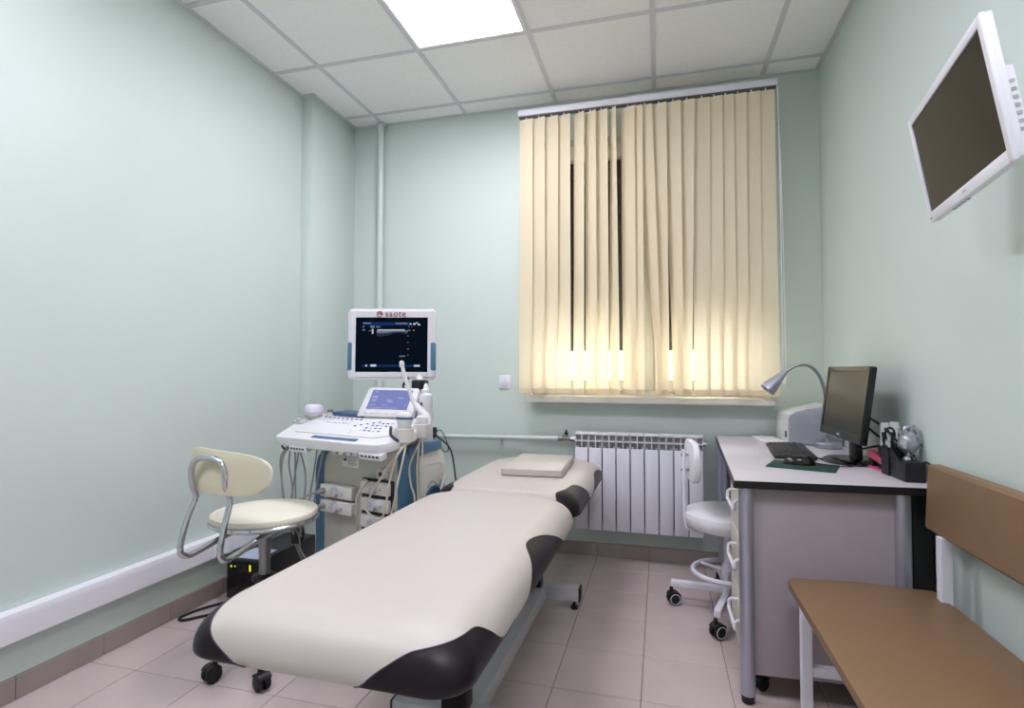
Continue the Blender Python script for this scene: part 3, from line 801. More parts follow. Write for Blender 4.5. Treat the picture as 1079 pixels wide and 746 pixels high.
tube(bm, [(0.246, y, z) for y, z in rrect(0.15, 0.20, 0.012, 3, 0.372, 0.60)], 0.0035, 6, closed=True); obj('panel_edge', bm, M_MACHLIGHT, shell)
bm = nb(); lathe(bm, [(0.0, 0.244), (0.055, 0.244), (0.058, 0.250), (0.052, 0.256), (0.0, 0.258)], seg=24, M=Matrix.Translation((0, 0.385, 0.545)) @ Matrix.Rotation(PI/2, 4, 'Y')); sd = obj('side_cap', bm, M_DKBLUE, shell)
bm = nb(); tube(bm, [(0.253, 0.43, 0.555), (0.256, 0.465, 0.650)], 0.008, 8); obj('side_lever', bm, M_MACHLIGHT, shell)
bm = nb(); tube(bm, [(0.247, 0.345, 0.60), (0.256, 0.37, 0.625), (0.257, 0.41, 0.60), (0.249, 0.44, 0.62)], 0.003, 6, smooth=5); obj('side_lead', bm, M_CABLEG, shell)
# connector boxes and bay
def connector(x0, x1, y0, y1, z0, z1, plug):
    bm = nb(); box(bm, (x0, y0, z0), (x1, y1, z1), 0.004, 2); c = obj('connector_box', bm, M_MACHLIGHT, tower)
    xm, zm = (x0+x1)/2, (z0+z1)/2
    bm = nb(); Mx = Matrix.Translation((xm-0.005, y0, zm)) @ Matrix.Rotation(PI/2, 4, 'X')
    lathe(bm, [(0.0, 0.016), (0.020, 0.016), (0.022, 0.010), (0.024, -0.001)], seg=20, M=Mx); box(bm, (xm+0.010, y0-0.012, zm-0.006), (xm+0.042, y0-0.001, zm+0.006), 0.002); box(bm, (xm-0.010, y0-0.022, zm-0.018), (xm-0.002, y0-0.014, zm+0.018), 0.002)
    obj('connector_knob', bm, M_GREYMETAL, c)
    if plug:
        bm = nb(); cone(bm, (x0+0.025, y0, zm), (x0+0.022, y0-0.03, zm-0.002), 0.013, 0.010, 14); p = obj('plug', bm, M_CABLEG, c)
    return c
connector(-0.165, 0.030, 0.105, 0.145, 0.563, 0.617, True)
connector(-0.165, 0.030, 0.105, 0.145, 0.497, 0.551, True)
bm = nb(); box(bm, (0.068, 0.128, 0.40), (0.238, 0.143, 0.662)); obj('connector_bay', bm, M_BLACK, tower)
for z in (0.602, 0.532, 0.462): connector(0.076, 0.230, 0.110, 0.145, z, z+0.052, False)
bm = nb(); box(bm, (-0.060, 0.1375, 0.697), (0.038, 0.1405, 0.738)); sk = obj('sticker', bm, M_LABEL, tower)
bm = nb(); box(bm, (-0.055, 0.1368, 0.724), (-0.036, 0.1378, 0.734))
for k in range(5): box(bm, (-0.030, 0.1370, 0.731-0.006*k), (0.030-0.01*(k % 3), 0.1378, 0.7325-0.006*k))
obj('sticker_print', bm, M_INK, sk)
bm = nb(); lathe(bm, [(0.0, 0.0), (0.026, 0.0), (0.022, 0.022), (0.012, 0.024), (0.011, 0.012), (0.0, 0.012)], seg=20, M=Matrix.Translation((0.180, 0.140, 0.688)) @ Matrix.Rotation(PI/2, 4, 'X')); dl = obj('round_port', bm, M_MACHLIGHT, tower)
bm = nb(); cone(bm, (0.180, 0.122, 0.688), (0.180, 0.129, 0.688), 0.011, seg=16); obj('port_hole', bm, M_BLACK, dl)
# neck and control console
bm = nb(); prism(bm, rrect(0.30, 0.22, 0.05, 5, 0.06, 0.24), 2, 0.765, 0.83, bev=0.004); obj('neck', bm, M_MACHGREY, us)
TILT = math.atan2(0.075, 0.31)
MC = Matrix.Translation((0, 0, 0.790)) @ Matrix.Rotation(TILT, 4, 'X')
outl = [(-0.318, 0.0), (-0.335, 0.012), (-0.405, 0.19), (-0.425, 0.27), (-0.405, 0.315), (-0.30, 0.335), (0.0, 0.345), (0.22, 0.335), (0.30, 0.28), (0.325, 0.18), (0.328, 0.09), (0.315, 0.04), (0.285, 0.012), (0.25, 0.002), (0.10, -0.004), (-0.15, -0.004)]
bm = nb(); prism(bm, outl, 2, 0.0, 0.040, bev=0.007); bm.transform(MC); con = obj('console', bm, M_MACHINE, us)
bm = nb(); prism(bm, [(-0.27, 0.065), (-0.33, 0.20), (-0.335, 0.285), (-0.12, 0.30), (0.22, 0.28), (0.255, 0.20), (0.255, 0.10), (0.20, 0.065)], 2, 0.038, 0.0455, bev=0.003); bm.transform(MC); obj('control_deck', bm, M_MACHINE, con)
bm = nb(); box(bm, (-0.115, 0.020, 0.039), (0.145, 0.042, 0.0445), 0.004, 2); bm.transform(MC); obj('blue_palm_strip', bm, M_BLUE, con)
bm = nb(); prism(bm, [(-0.30, 0.29), (-0.20, 0.335), (-0.06, 0.335), (-0.06, 0.28), (-0.16, 0.28)], 2, 0.040, 0.062, bev=0.006); bm.transform(MC); obj('blue_tray', bm, M_DKBLUE, con)
def key(x, y, w=0.011, d=0.008, mt=M_INK, h=0.0032):
    bm = nb(); box(bm, (x-w/2, y-d/2, 0.045), (x+w/2, y+d/2, 0.045+h), 0.0012, 1); bm.transform(MC); return obj('key', bm, mt, con)
for k in range(9): key(-0.29+0.030*k, 0.262-0.001*k, 0.014, 0.007)
for k in range(8): key(-0.30+0.030*k, 0.235, 0.013, 0.006, M_GREYMETAL)
for row in range(4):
    for k in range(4+row % 2): key(0.085+0.026*k-0.006*row, 0.225-0.032*row, 0.013, 0.008, M_DKBLUE if (k+row) % 3 else M_GREYMETAL)
for k in range(5): key(-0.01+0.022*k, 0.175+0.016*k, 0.012, 0.008)
bm = nb(); lathe(bm, [(0.026, 0.044), (0.026, 0.048), (0.019, 0.049), (0.018, 0.052), (0.012, 0.058), (0, 0.060)], (0.045, 0.115, 0), 20); bm.transform(MC); obj('trackball', bm, M_WHITE, con)
for k in range(6):
    bm = nb(); lathe(bm, [(0.008, 0.044), (0.008, 0.051), (0.006, 0.053), (0, 0.053)], (-0.20+0.025*k, 0.20, 0), 12); bm.transform(MC); obj('dial', bm, M_WHITE, con)
def port_strip(x0, x1, nm, n):
    bm = nb(); box(bm, (x0, -0.006, -0.022), (x1, 0.028, 0.004), 0.004, 2); bm.transform(MC); p = obj(nm, bm, M_MACHINE, con)
    bm = nb(); w = (x1-x0-0.02)/n
    for k in range(n): box(bm, (x0+0.010+w*k+0.15*w, -0.0068, -0.011), (x0+0.010+w*k+0.8*w, -0.0055, -0.002))
    bm.transform(MC); obj('port_openings', bm, M_INK, p)
port_strip(-0.238, -0.128, 'holder_strip', 5); port_strip(0.180, 0.300, 'holder_strip', 5)
bm = nb()
for x in (0.02, 0.06, 0.10, 0.14): box(bm, (x, -0.002, -0.016), (x+0.028, 0.024, 0.002), 0.005, 2)
bm.transform(MC); obj('transparent_hooks', bm, M_GREYMETAL, con)
bm = nb(); tube(bm, [(-0.295, 0.005, -0.004), (-0.295, 0.012, -0.020), (-0.28, 0.03, -0.020), (-0.28, 0.05, -0.003)], 0.005, 6, smooth=4); bm.transform(MC); obj('cable_hook', bm, M_INK, con)
bm = nb(); box(bm, (-0.40, 0.16, 0.039), (-0.345, 0.20, 0.052), 0.005, 2); box(bm, (-0.385, 0.165, 0.052), (-0.36, 0.185, 0.062), 0.003); bm.transform(MC); obj('side_socket', bm, M_GREYMETAL, con)
# touch panel
c0 = Vector((0.052, 0.315, 0.972)); ht = R_(-32)
MTp = Matrix.Translation(c0) @ Matrix.Rotation(R_(6), 4, 'Z') @ Matrix.Rotation(ht, 4, 'X')
bm = nb(); prism(bm, [(-0.150, -0.078), (0.150, -0.078), (0.142, 0.060), (0.130, 0.072), (-0.130, 0.072), (-0.142, 0.060)], 1, -0.012, 0.014, bev=0.004); bm.transform(MTp); tp = obj('touch_panel', bm, M_MACHINE, us)
bm = nb(); box(bm, (-0.112, -0.0130, -0.042), (0.112, -0.0118, 0.058)); bm.transform(MTp); ts = obj('touch_screen', bm, E_TOUCH, tp)
bm = nb()
for (x, z, w, h) in ((-0.095, 0.045, 0.018, 0.005), (-0.10, 0.016, 0.030, 0.010), (-0.10, 0.000, 0.028, 0.008), (0.045, 0.014, 0.028, 0.006), (-0.015, 0.004, 0.03, 0.004), (-0.008, -0.006, 0.03, 0.007), (-0.10, -0.022, 0.028, 0.003), (-0.03, -0.022, 0.03, 0.003), (-0.10, -0.037, 0.16, 0.003), (0.09, -0.020, 0.010, 0.004)):
    box(bm, (x, -0.0135, z), (x+w, -0.0129, z+h))
bm.transform(MTp); obj('screen_text', bm, E_TOUCHTXT, ts)
for k in range(6):
    bm = nb(); box(bm, (-0.115+0.038*k, -0.0145, -0.066), (-0.092+0.038*k, -0.0118, -0.054), 0.002); bm.transform(MTp); obj('panel_button', bm, M_MACHLIGHT, tp)
bm = nb(); box(bm, (-0.10, 0.30, 0.855), (0.18, 0.36, 0.93), 0.012, 3); obj('panel_mount', bm, M_MACHINE, us)
# white rear column with bottle ring
bm = nb(); prism(bm, rrect(0.085, 0.07, 0.018, 4, 0.195, 0.37), 2, 0.74, 0.955, bev=0.006); obj('rear_column', bm, M_MACHINE, us)
bm = nb(); tube(bm, [(0.12, 0.42, 0.84), (0.125, 0.425, 0.96), (0.115, 0.455, 1.05), (0.06, 0.480, 1.13), (0.0, 0.475, 1.20)], 0.020, 12, smooth=5); obj('monitor_arm', bm, M_MACHINE, us)
bm = nb(); box(bm, (0.105, 0.395, 1.030), (0.165, 0.455, 1.075), 0.008, 2); tube(bm, [(0.085, 0.40, 1.085), (0.08, 0.37, 1.05), (0.10, 0.36, 1.03)], 0.006, 6, smooth=4); obj('arm_joint', bm, M_BLACK, us)
# main monitor
MM = Matrix.Translation((-0.020, 0.400, 1.246)) @ Matrix.Rotation(R_(30), 4, 'Z') @ Matrix.Rotation(R_(-1.5), 4, 'X')
bm = nb(); prism(bm, rrect(0.418, 0.342, 0.022, 6), 1, -0.004, 0.030, bev=0.006); prism(bm, rrect(0.26, 0.22, 0.03, 5), 1, 0.029, 0.060, bev=0.008)
bm.transform(MM); mo = obj('monitor_case', bm, M_MACHINE, us)
bm = nb()
sxl, sxr, szb, szt = -0.172, 0.173, -0.135, 0.127
for lo, hi in (((-0.199, -0.010, -0.160), (sxl, -0.003, 0.160)), ((sxr, -0.010, -0.160), (0.199, -0.003, 0.160)), ((sxl, -0.010, szt), (sxr, -0.003, 0.160)), ((sxl, -0.010, -0.160), (sxr, -0.003, szb))): box(bm, lo, hi, 0.002, 1)
bm.transform(MM); obj('monitor_bezel', bm, M_MACHINE, mo)
bm = nb(); box(bm, (sxl-0.001, -0.0065, szb-0.001), (sxr+0.001, -0.003, szt+0.001)); bm.transform(MM); sc = obj('display', bm, M_GLOSSBLACK, mo)
bm = nb()
def q(x0, x1, z0, z1, mi, yy=-0.0069):
    # x,z as fractions of the screen, z from the top
    w = sxr-sxl; h = szt-szb
    sheet(bm, [(sxl+w*x0, yy, szt-h*z1), (sxl+w*x1, yy, szt-h*z1), (sxl+w*x1, yy, szt-h*z0), (sxl+w*x0, yy, szt-h*z0)], mi)
q(0.0, 1.0, 0.0, 1.0, 0)
q(0.09, 0.76, 0.085, 0.15, 1, -0.0072); q(0.09, 0.88, 0.865, 0.905, 1, -0.0072)
for a in ((0.10, 0.21, 0.09, 0.115), (0.55, 0.72, 0.095, 0.12), (0.09, 0.12, 0.16, 0.18), (0.09, 0.13, 0.215, 0.24), (0.18, 0.25, 0.235, 0.25), (0.61, 0.69, 0.70, 0.72), (0.72, 0.76, 0.225, 0.245), (0.73, 0.75, 0.16, 0.17), (0.77, 0.785, 0.16, 0.17), (0.72, 0.735, 0.33, 0.345), (0.72, 0.735, 0.45, 0.465), (0.72, 0.74, 0.565, 0.585), (0.72, 0.735, 0.68, 0.695), (0.20, 0.26, 0.15, 0.19), (0.28, 0.34, 0.16, 0.185)): q(*a, 2, -0.0074)
for a in ((0.225, 0.245, 0.21, 0.30), (0.75, 0.775, 0.105, 0.13), (0.80, 0.83, 0.10, 0.135), (0.84, 0.86, 0.085, 0.11), (0.865, 0.895, 0.115, 0.145), (0.14, 0.165, 0.865, 0.895), (0.21, 0.29, 0.86, 0.90), (0.815, 0.895, 0.868, 0.90), (0.30, 0.68, 0.220, 0.238)): q(*a, 3, -0.0074)
for k in range(14):
    t = k/13; x0 = 0.29+0.40*t
    d_ = 0.020+0.030*(0.5+0.5*math.sin(5*t+1))
    q(x0, x0+0.031, 0.238, 0.238+d_, 2, -0.0073); q(x0, x0+0.031, 0.238+d_, 0.238+2.2*d_, 5, -0.0073)
q(0.80, 0.815, 0.225, 0.245, 4, -0.0074)
bm.transform(MM); obj('scan_image', bm, [E_SCREENDARK, E_SCREENBLUE, E_SCREENGREY, E_SCREENWHITE, M_WARMPIN, E_SCREENDIM], sc, smooth=False)
for s in (-1, 1):
    bm = nb(); x = s*0.198; box(bm, (x-0.012, -0.012, -0.128), (x+0.012, 0.032, 0.008), 0.007, 3); bm.transform(MM); g = obj('blue_grip', bm, M_BLUE, mo)
Mt = MM @ Matrix.Translation((0.019, -0.0104, 0.1435)) @ Matrix.Rotation(PI/2, 4, 'X')
lettering('lettering', 'saote', 0.041, M_RED, mo, Mt, spacing=1.12)
bm = nb()
# the swirled initial: a ring with an inner hook and a bar
def arcpts(cx, cz, rad, a0, a1, n=16): return [(cx+rad*math.cos(R_(a0+(a1-a0)*k/n)), -0.0108, cz+rad*math.sin(R_(a0+(a1-a0)*k/n))) for k in range(n+1)]
lx, lz = -0.057, 0.1435
tube(bm, arcpts(lx, lz, 0.0130, -40, 300), 0.0022, 5); tube(bm, arcpts(lx+0.001, lz, 0.0065, -60, 200), 0.002, 5); tube(bm, [(lx-0.005, -0.0108, lz-0.001), (lx+0.011, -0.0108, lz+0.003)], 0.0014, 5)
bm.transform(MM); obj('emblem', bm, M_RED, mo)
# probe holder cups on the right of the console
for hx, hy, hz, rr2 in ((0.325, 0.10, 0.838, 0.040), (0.320, 0.215, 0.845, 0.033)):
    bm = nb(); lathe(bm, [(rr2*0.75, -0.005), (rr2*0.86, 0.0), (rr2, 0.05), (rr2*0.90, 0.052), (rr2*0.74, 0.006), (0, 0.004)], (hx, hy, hz), 24); box(bm, (hx-rr2-0.02, hy-0.012, hz+0.02), (hx-rr2*0.8, hy+0.012, hz+0.04), 0.003); obj('probe_holder', bm, M_MACHLIGHT, us)
bm = nb(); lathe(bm, [(0.030, 0.90), (0.036, 0.905), (0.036, 0.945), (0.032, 0.945), (0.030, 0.912), (0, 0.910)], (0.268, 0.305, 0), 24); box(bm, (0.22, 0.32, 0.905), (0.25, 0.36, 0.935), 0.003); obj('bottle_holder', bm, M_MACHINE, us)
# hanging machine cables
def cable(pts, rad=0.0042, mt=M_CABLE, nm='cable'):
    bm = nb(); tube(bm, pts, rad, 7, smooth=8); return obj(nm, bm, mt, us)
for pts in ([(-.29, .02, .775), (-.37, .10, .77), (-.455, .12, .70), (-.43, .12, .54), (-.385, .12, .42), (-.37, .16, .30), (-.36, .2, .22), (-.30, .2, .26), (-.22, .18, .33)],
            [(-.285, .02, .775), (-.36, .10, .76), (-.395, .12, .678), (-.368, .12, .569), (-.395, .12, .435), (-.40, .16, .31), (-.37, .2, .20), (-.30, .22, .17)],
            [(-.285, .03, .775), (-.33, .10, .75), (-.35, .12, .637), (-.347, .12, .485), (-.38, .14, .37), (-.36, .18, .25), (-.26, .2, .21)],
            [(-.27, .04, .79), (-.42, .11, .72), (-.445, .12, .60), (-.41, .12, .46), (-.37, .16, .33)]):
    cable(pts, 0.0042, M_CABLEG)
for pts in ([(-.25, .05, .80), (-.322, .12, .755), (-.279, .12, .644), (-.289, .12, .513), (-.33, .14, .37)], [(-.26, .06, .80), (-.326, .12, .75), (-.362, .12, .592), (-.373, .12, .46), (-.38, .15, .36)],
            [(-.20, .12, .80), (-.215, .12, .70), (-.245, .12, .561), (-.27, .12, .45)], [(-.156, .13, .80), (-.18, .12, .70), (-.208, .12, .587), (-.225, .12, .48)]):
    cable(pts, 0.0036, M_CABLEG)
cable([(-.143, .075, .588), (-.19, .05, .57), (-.235, .02, .53), (-.27, .08, .44), (-.33, .14, .35)], 0.0045, M_CABLEG)
cable([(-.143, .075, .522), (-.19, .04, .50), (-.25, .02, .46), (-.30, .10, .38), (-.36, .16, .30)], 0.0045, M_CABLEG)
bm = nb(); lathe(bm, [(0.0, -0.04), (0.030, -0.035), (0.034, 0.0), (0.028, 0.035), (0, 0.04)], (-0.385, 0.165, 0.345), 14); obj('cable_tie', bm, M_BLACK, us)
cable([(.255, .10, .50), (.225, .07, .52), (.16, .06, .565), (.258, .06, .712), (.330, .07, .80), (.335, .10, .835)])
cable([(.20, .10, .44), (.224, .06, .513), (.259, .06, .555), (.293, .06, .708), (.325, .07, .80), (.335, .10, .835)])
cable([(.20, .10, .40), (.275, .06, .52), (.299, .06, .56), (.332, .06, .694), (.345, .08, .80), (.335, .10, .835)])
cable([(.06, .11, .43), (.075, .09, .52), (.09, .08, .60), (.125, .10, .655), (.08, .11, .66)], 0.004)
cable([(.29, .20, .38), (.297, .2, .576), (.275, .2, .644), (.268, .2, .722), (.32, .2, .82)])
cable([(.306, .215, .36), (.307, .21, .569), (.300, .21, .70), (.312, .21, .84)], 0.0038); cable([(.335, .215, .36), (.332, .21, .584), (.327, .21, .70), (.328, .21, .84)], 0.0038)
cable([(.40, .48, .40), (.30, .505, .55), (.262, .50, .74), (.20, .49, .80), (.16, .50, .82)], 0.004, M_BLACK, 'mains_lead')

# probes, bottle: things resting in the machine's holders
def at_us(x, y, z): return Matrix.Translation((-1.33, 1.993, 0)) @ Matrix.Rotation(RU, 4, 'Z') @ Vector((x, y, z))
p = thing('convex_probe', 'white curved ultrasound probe with a blue stripe in the front holder of the machine', 'ultrasound probe', at_us(0.325, 0.10, 0.84), RU, 'probes on the machine')
bm = nb(); lathe(bm, [(0.008, -0.03), (0.013, -0.01), (0.026, 0.012), (0.029, 0.05), (0.034, 0.072), (0.037, 0.085)], (0, 0, 0), 24, sy=0.75); obj('probe_body', bm, M_MACHINE, p)
bm = nb(); lathe(bm, [(0.037, 0.0845), (0.0375, 0.090), (0.034, 0.0955)], (0, 0, 0), 24, sy=0.75); obj('blue_stripe', bm, M_DKBLUE, p)
bm = nb(); lathe(bm, [(0.0345, 0.095), (0.030, 0.105), (0.018, 0.112), (0, 0.114)], (0, 0, 0), 24, sy=0.75); obj('probe_face', bm, M_MACHLIGHT, p)
bm = nb(); tube(bm, [(0.0, -0.035, 0.0), (-0.02, -0.055, 0.025), (-0.025, -0.05, 0.055)], 0.006, 8, smooth=5); obj('probe_clip', bm, M_INK, p)
p = thing('linear_probe', 'small white ultrasound probe in the holder behind the curved probe', 'ultrasound probe', at_us(0.320, 0.215, 0.850), RU, 'probes on the machine')
bm = nb(); lathe(bm, [(0.007, -0.03), (0.011, -0.01), (0.022, 0.012), (0.023, 0.045), (0.027, 0.06), (0.026, 0.075), (0.012, 0.082), (0, 0.083)], (0, 0, 0), 22, sy=0.7); obj('probe_body', bm, M_MACHINE, p)
bm = nb(); box(bm, (-0.018, -0.0215, 0.015), (0.018, -0.0150, 0.042), 0.003); obj('grip_pad', bm, M_IVORYB, p)
p = thing('wand_probe', 'long thin white wand probe standing upright in front of the machine screen', 'ultrasound probe', at_us(0.0, 0.0, 0.0), RU, 'probes on the machine')
bm = nb(); tube(bm, [(0.190, 0.235, 1.150), (0.192, 0.236, 1.140), (0.200, 0.24, 1.10), (0.222, 0.25, 1.03), (0.236, 0.255, 0.985), (0.262, 0.265, 0.958), (0.30, 0.27, 0.925)], [0.0045]+[0.0085]*4+[0.0085]*20+[0.012]*12 if False else 0.0085, 10, smooth=6)
lathe(bm, [(0, 0.016), (0.007, 0.014), (0.0115, 0.006), (0.0115, -0.006), (0.0085, -0.014)], (0.190, 0.235, 1.147), 14); obj('probe_shaft', bm, M_MACHINE, p)
bm = nb(); tube(bm, [(0.245, 0.258, 0.975), (0.30, 0.27, 0.925), (0.315, 0.26, 0.90), (0.318, 0.25, 0.86)], [0.012, 0.016, 0.016, 0.012], 12); obj('probe_handle', bm, M_MACHINE, p)
bt = thing('gel_bottle', 'white plastic gel bottle beside the ultrasound screen arm', 'bottle', at_us(0.268, 0.305, 0.912), RU)
bm = nb(); lathe(bm, [(0, 0), (0.026, 0), (0.029, 0.005), (0.029, 0.090), (0.026, 0.102), (0.014, 0.110), (0.014, 0.116)], seg=26); obj('bottle_body', bm, M_MACHINE, bt)
bm = nb(); lathe(bm, [(0.0185, 0.108), (0.0185, 0.124), (0.012, 0.127), (0.010, 0.140), (0.006, 0.150), (0, 0.151)], seg=22); obj('cap', bm, M_WHITE, bt)
bm = nb(); box(bm, (-0.008, -0.0305, 0.035), (0.004, -0.0285, 0.07), 0.001, 1); obj('bottle_mark', bm, M_INK, bt)
zc = 0.790+0.040
db = thing('round_cup', 'round white cup with a lilac lid at the left end of the machine console', 'cup', at_us(-0.365, 0.235, 0.886), RU)
bm = nb(); lathe(bm, [(0, 0.0), (0.030, 0.0), (0.036, 0.006), (0.040, 0.020), (0.040, 0.028)], seg=26); obj('cup_body', bm, M_MACHLIGHT, db)
bm = nb(); lathe(bm, [(0.0405, 0.027), (0.044, 0.031), (0.044, 0.050), (0.039, 0.062), (0.024, 0.069), (0, 0.071)], seg=28); obj('lid', bm, mat('lilac_plastic', (214, 210, 226), 0.4, bump=0.02), db)
bm = nb(); lathe(bm, [(0.0410, 0.012), (0.0425, 0.016), (0.0410, 0.020)], seg=26); obj('grey_band', bm, M_RADGREY, db)
sj = thing('small_jar', 'small clear grey jar beside the round cup on the machine console', 'jar', at_us(-0.285, 0.265, 0.892), RU)
bm = nb(); lathe(bm, [(0, 0), (0.018, 0), (0.020, 0.004), (0.016, 0.020), (0.012, 0.026)], seg=18); obj('jar_body', bm, M_GREYMETAL, sj)
bm = nb(); lathe(bm, [(0.013, 0.026), (0.014, 0.034), (0.018, 0.037), (0, 0.039)], seg=18); obj('jar_lid', bm, mat('grey_green_plastic', (120, 134, 128), 0.5, bump=0.02), sj)
ad = thing('mains_adapter', 'small black mains adapter clipped to the feed pipe beside the machine', 'adapter', (-1.425, YB-0.073, 0.718))
bm = nb(); box(bm, (-0.024, -0.018, -0.030), (0.024, 0.016, 0.034), 0.005, 2); obj('adapter_body', bm, M_BLACK, ad)
bm = nb(); tube(bm, [(0.02, -0.01, 0.0), (0.06, -0.02, 0.02), (0.10, -0.03, -0.03), (0.12, -0.03, -0.10), (0.09, -0.03, -0.115), (0.05, -0.02, -0.06), (0.01, -0.02, -0.03)], 0.003, 6, smooth=7); obj('adapter_lead', bm, M_BLACK, ad)

# ------------------------------------------------------------------ desk
dk = thing('desk', 'grey laminate desk with black edge in the right back corner', 'desk', (0, 0, 0))
DT = 0.750
topo = [(0.235, 1.992), (0.862, 2.026), (0.862, 3.335), (0.300, 3.335)]
bm = nb(); prism(bm, topo, 2, DT-0.026, DT-0.0012); tp_ = obj('tabletop', bm, M_BLACK, dk, smooth=False)
tp_['label'] = 'black edge band of the desk top'
bm = nb(); prism(bm, [(0.238, 1.995), (0.860, 2.029), (0.860, 3.333), (0.302, 3.333)], 2, DT-0.004, DT); lam = obj('laminate_surface', bm, M_DESK, tp_, smooth=False); lam['label'] = 'pale grey laminate surface'
def post(x, y, nm='post'):
    bm = nb(); cone(bm, (x, y, 0.028), (x, y, DT-0.027), 0.0245, seg=28); o = obj(nm, bm, M_SILVER, dk)
    bm = nb(); lathe(bm, [(0.018, 0), (0.021, 0.004), (0.021, 0.02), (0.0235, 0.022), (0.0235, 0.030)], (x, y, 0), 20); obj('foot', bm, M_BLACK, o)
    return o
post(0.278, 2.030); post(0.752, 2.058)
bm = nb(); prism(bm, [(0.300, 2.034), (0.730, 2.057), (0.729, 2.073), (0.299, 2.050)], 2, 0.092, DT-0.027, bev=0.001); obj('end_panel', bm, M_PANEL, dk)
post(0.345, 3.28); post(0.80, 3.28)
bm = nb(); box(bm, (0.305, 3.272, 0.06), (0.78, 3.288, DT-0.027), 0.001); obj('end_panel', bm, M_LILAC, dk)
bm = nb(); box(bm, (0.790, 2.085, 0.05), (0.846, 3.25, DT-0.027), 0.001); obj('gap_shade_panel', bm, M_BLACK, dk)['label'] = 'black panel added to darken the gap beside the wall'  # black board added to stand in for the shaded gap at the wall
# drawer unit under it
du = thing('drawer_unit', 'cream three drawer unit on wheels under the desk', 'drawer unit', (0.28, 2.085, 0))
bm = nb(); box(bm, (0.018, 0, 0.075), (0.50, 0.40, 0.715), 0.003, 1); obj('carcass', bm, M_DRAWER, du)
for k, (z0, z1) in enumerate(((0.505, 0.700), (0.290, 0.500), (0.080, 0.285))):
    bm = nb(); box(bm, (0.0, 0.003, z0), (0.019, 0.397, z1), 0.003, 2); d = obj('drawer', bm, M_DRAWER, du)
    zh = (z0+z1)/2+0.035
    bm = nb(); tube(bm, [(0.001, 0.02, zh+0.018), (-0.024, 0.02, zh+0.018), (-0.030, 0.02, zh+0.012), (-0.031, 0.022, zh-0.010), (-0.031, 0.030, zh-0.016), (-0.031, 0.21, zh-0.016), (-0.031, 0.218, zh-0.010), (-0.030, 0.22, zh+0.012), (-0.024, 0.22, zh+0.018), (0.001, 0.22, zh+0.018)], 0.0065, 8)
    hd = obj('handle', bm, M_WHITE, d)
for wx, wy in ((0.05, 0.04), (0.05, 0.36), (0.46, 0.04), (0.46, 0.36)):
    caster(du, wx, wy, R_(40), 0.024)

# ------------------------------------------------------------------ white stool by the desk
WXc, WYc = 0.300, 2.752
ws = thing('white_stool', 'white wheeled stool with small backrest tucked beside the desk', 'stool', (WXc, WYc, 0))
bm = nb(); lathe(bm, [(0.0, 0.385), (0.150, 0.386), (0.185, 0.396), (0.200, 0.415), (0.204, 0.440), (0.198, 0.460), (0.170, 0.472), (0.09, 0.477), (0, 0.478)], seg=48); obj('seat', bm, M_WHITE, ws)
bm = nb(); lathe(bm, [(0.0, 0.372), (0.10, 0.372), (0.10, 0.386), (0, 0.386)], seg=24); obj('seat_plate', bm, M_ENAMEL, ws)
bm = nb(); cone(bm, (0, 0, 0.10), (0, 0, 0.375), 0.022, seg=20); cone(bm, (0, 0, 0.08), (0, 0, 0.22), 0.030, seg=20); obj('column', bm, M_ENAMEL, ws)
bm = nb(); tube(bm, [(0.160*math.cos(2*PI*k/40), 0.160*math.sin(2*PI*k/40), 0.185) for k in range(40)], 0.011, 10, closed=True)
for a in (20, 140, 260): tube(bm, [(0.02*math.cos(R_(a)), 0.02*math.sin(R_(a)), 0.185), (0.155*math.cos(R_(a)), 0.155*math.sin(R_(a)), 0.185)], 0.008, 8)
obj('foot_ring', bm, M_ENAMEL, ws)
cst = [(0.053-WXc, 2.775-WYc), (0.224-WXc, 2.475-WYc), (0.50-WXc, 2.560-WYc), (0.530-WXc, 2.86-WYc), (0.285-WXc, 3.02-WYc)]
for k, (wx, wy) in enumerate(cst):
    L_ = math.hypot(wx, wy); d = Vector((wx/L_, wy/L_, 0)); a = math.atan2(wy, wx)
    Mx = Matrix.Rotation(a, 4, 'Z')
    bm = nb(); box(bm, (0.015, -0.014, 0.088), (L_+0.012, 0.014, 0.118), 0.003, 2, M=Mx); obj('base_arm', bm, M_ENAMEL, ws)
    caster(ws, wx, wy, R_(200 if k == 0 else 215 if k == 1 else 160), 0.030, ring=True)
bm = nb(); tube(bm, [(-0.02, -0.01, 0.376), (-0.12, -0.025, 0.372), (-0.175, -0.04, 0.382), (-0.192, -0.042, 0.42), (-0.196, -0.043, 0.52), (-0.198, -0.044, 0.66), (-0.199, -0.044, 0.750)], 0.0095, 10, smooth=5); obj('back_tube', bm, M_ENAMEL, ws)
bm = nb()
Mx = Matrix.Translation((-0.161, -0.040, 0.700)) @ Matrix.Rotation(R_(6), 4, 'Z') @ Matrix.Rotation(R_(90), 4, 'Z')
prism(bm, rrect(0.30, 0.18, 0.065, 6), 1, -0.014, 0.016, bev=0.010); bm.transform(Mx); br = obj('backrest', bm, M_WHITE, ws)
for z in (0.655, 0.725):
    bm = nb(); cone(bm, (-0.212, -0.045, z), (-0.172, -0.042, z), 0.006, seg=10); obj('bolt', bm, M_STEEL, br)

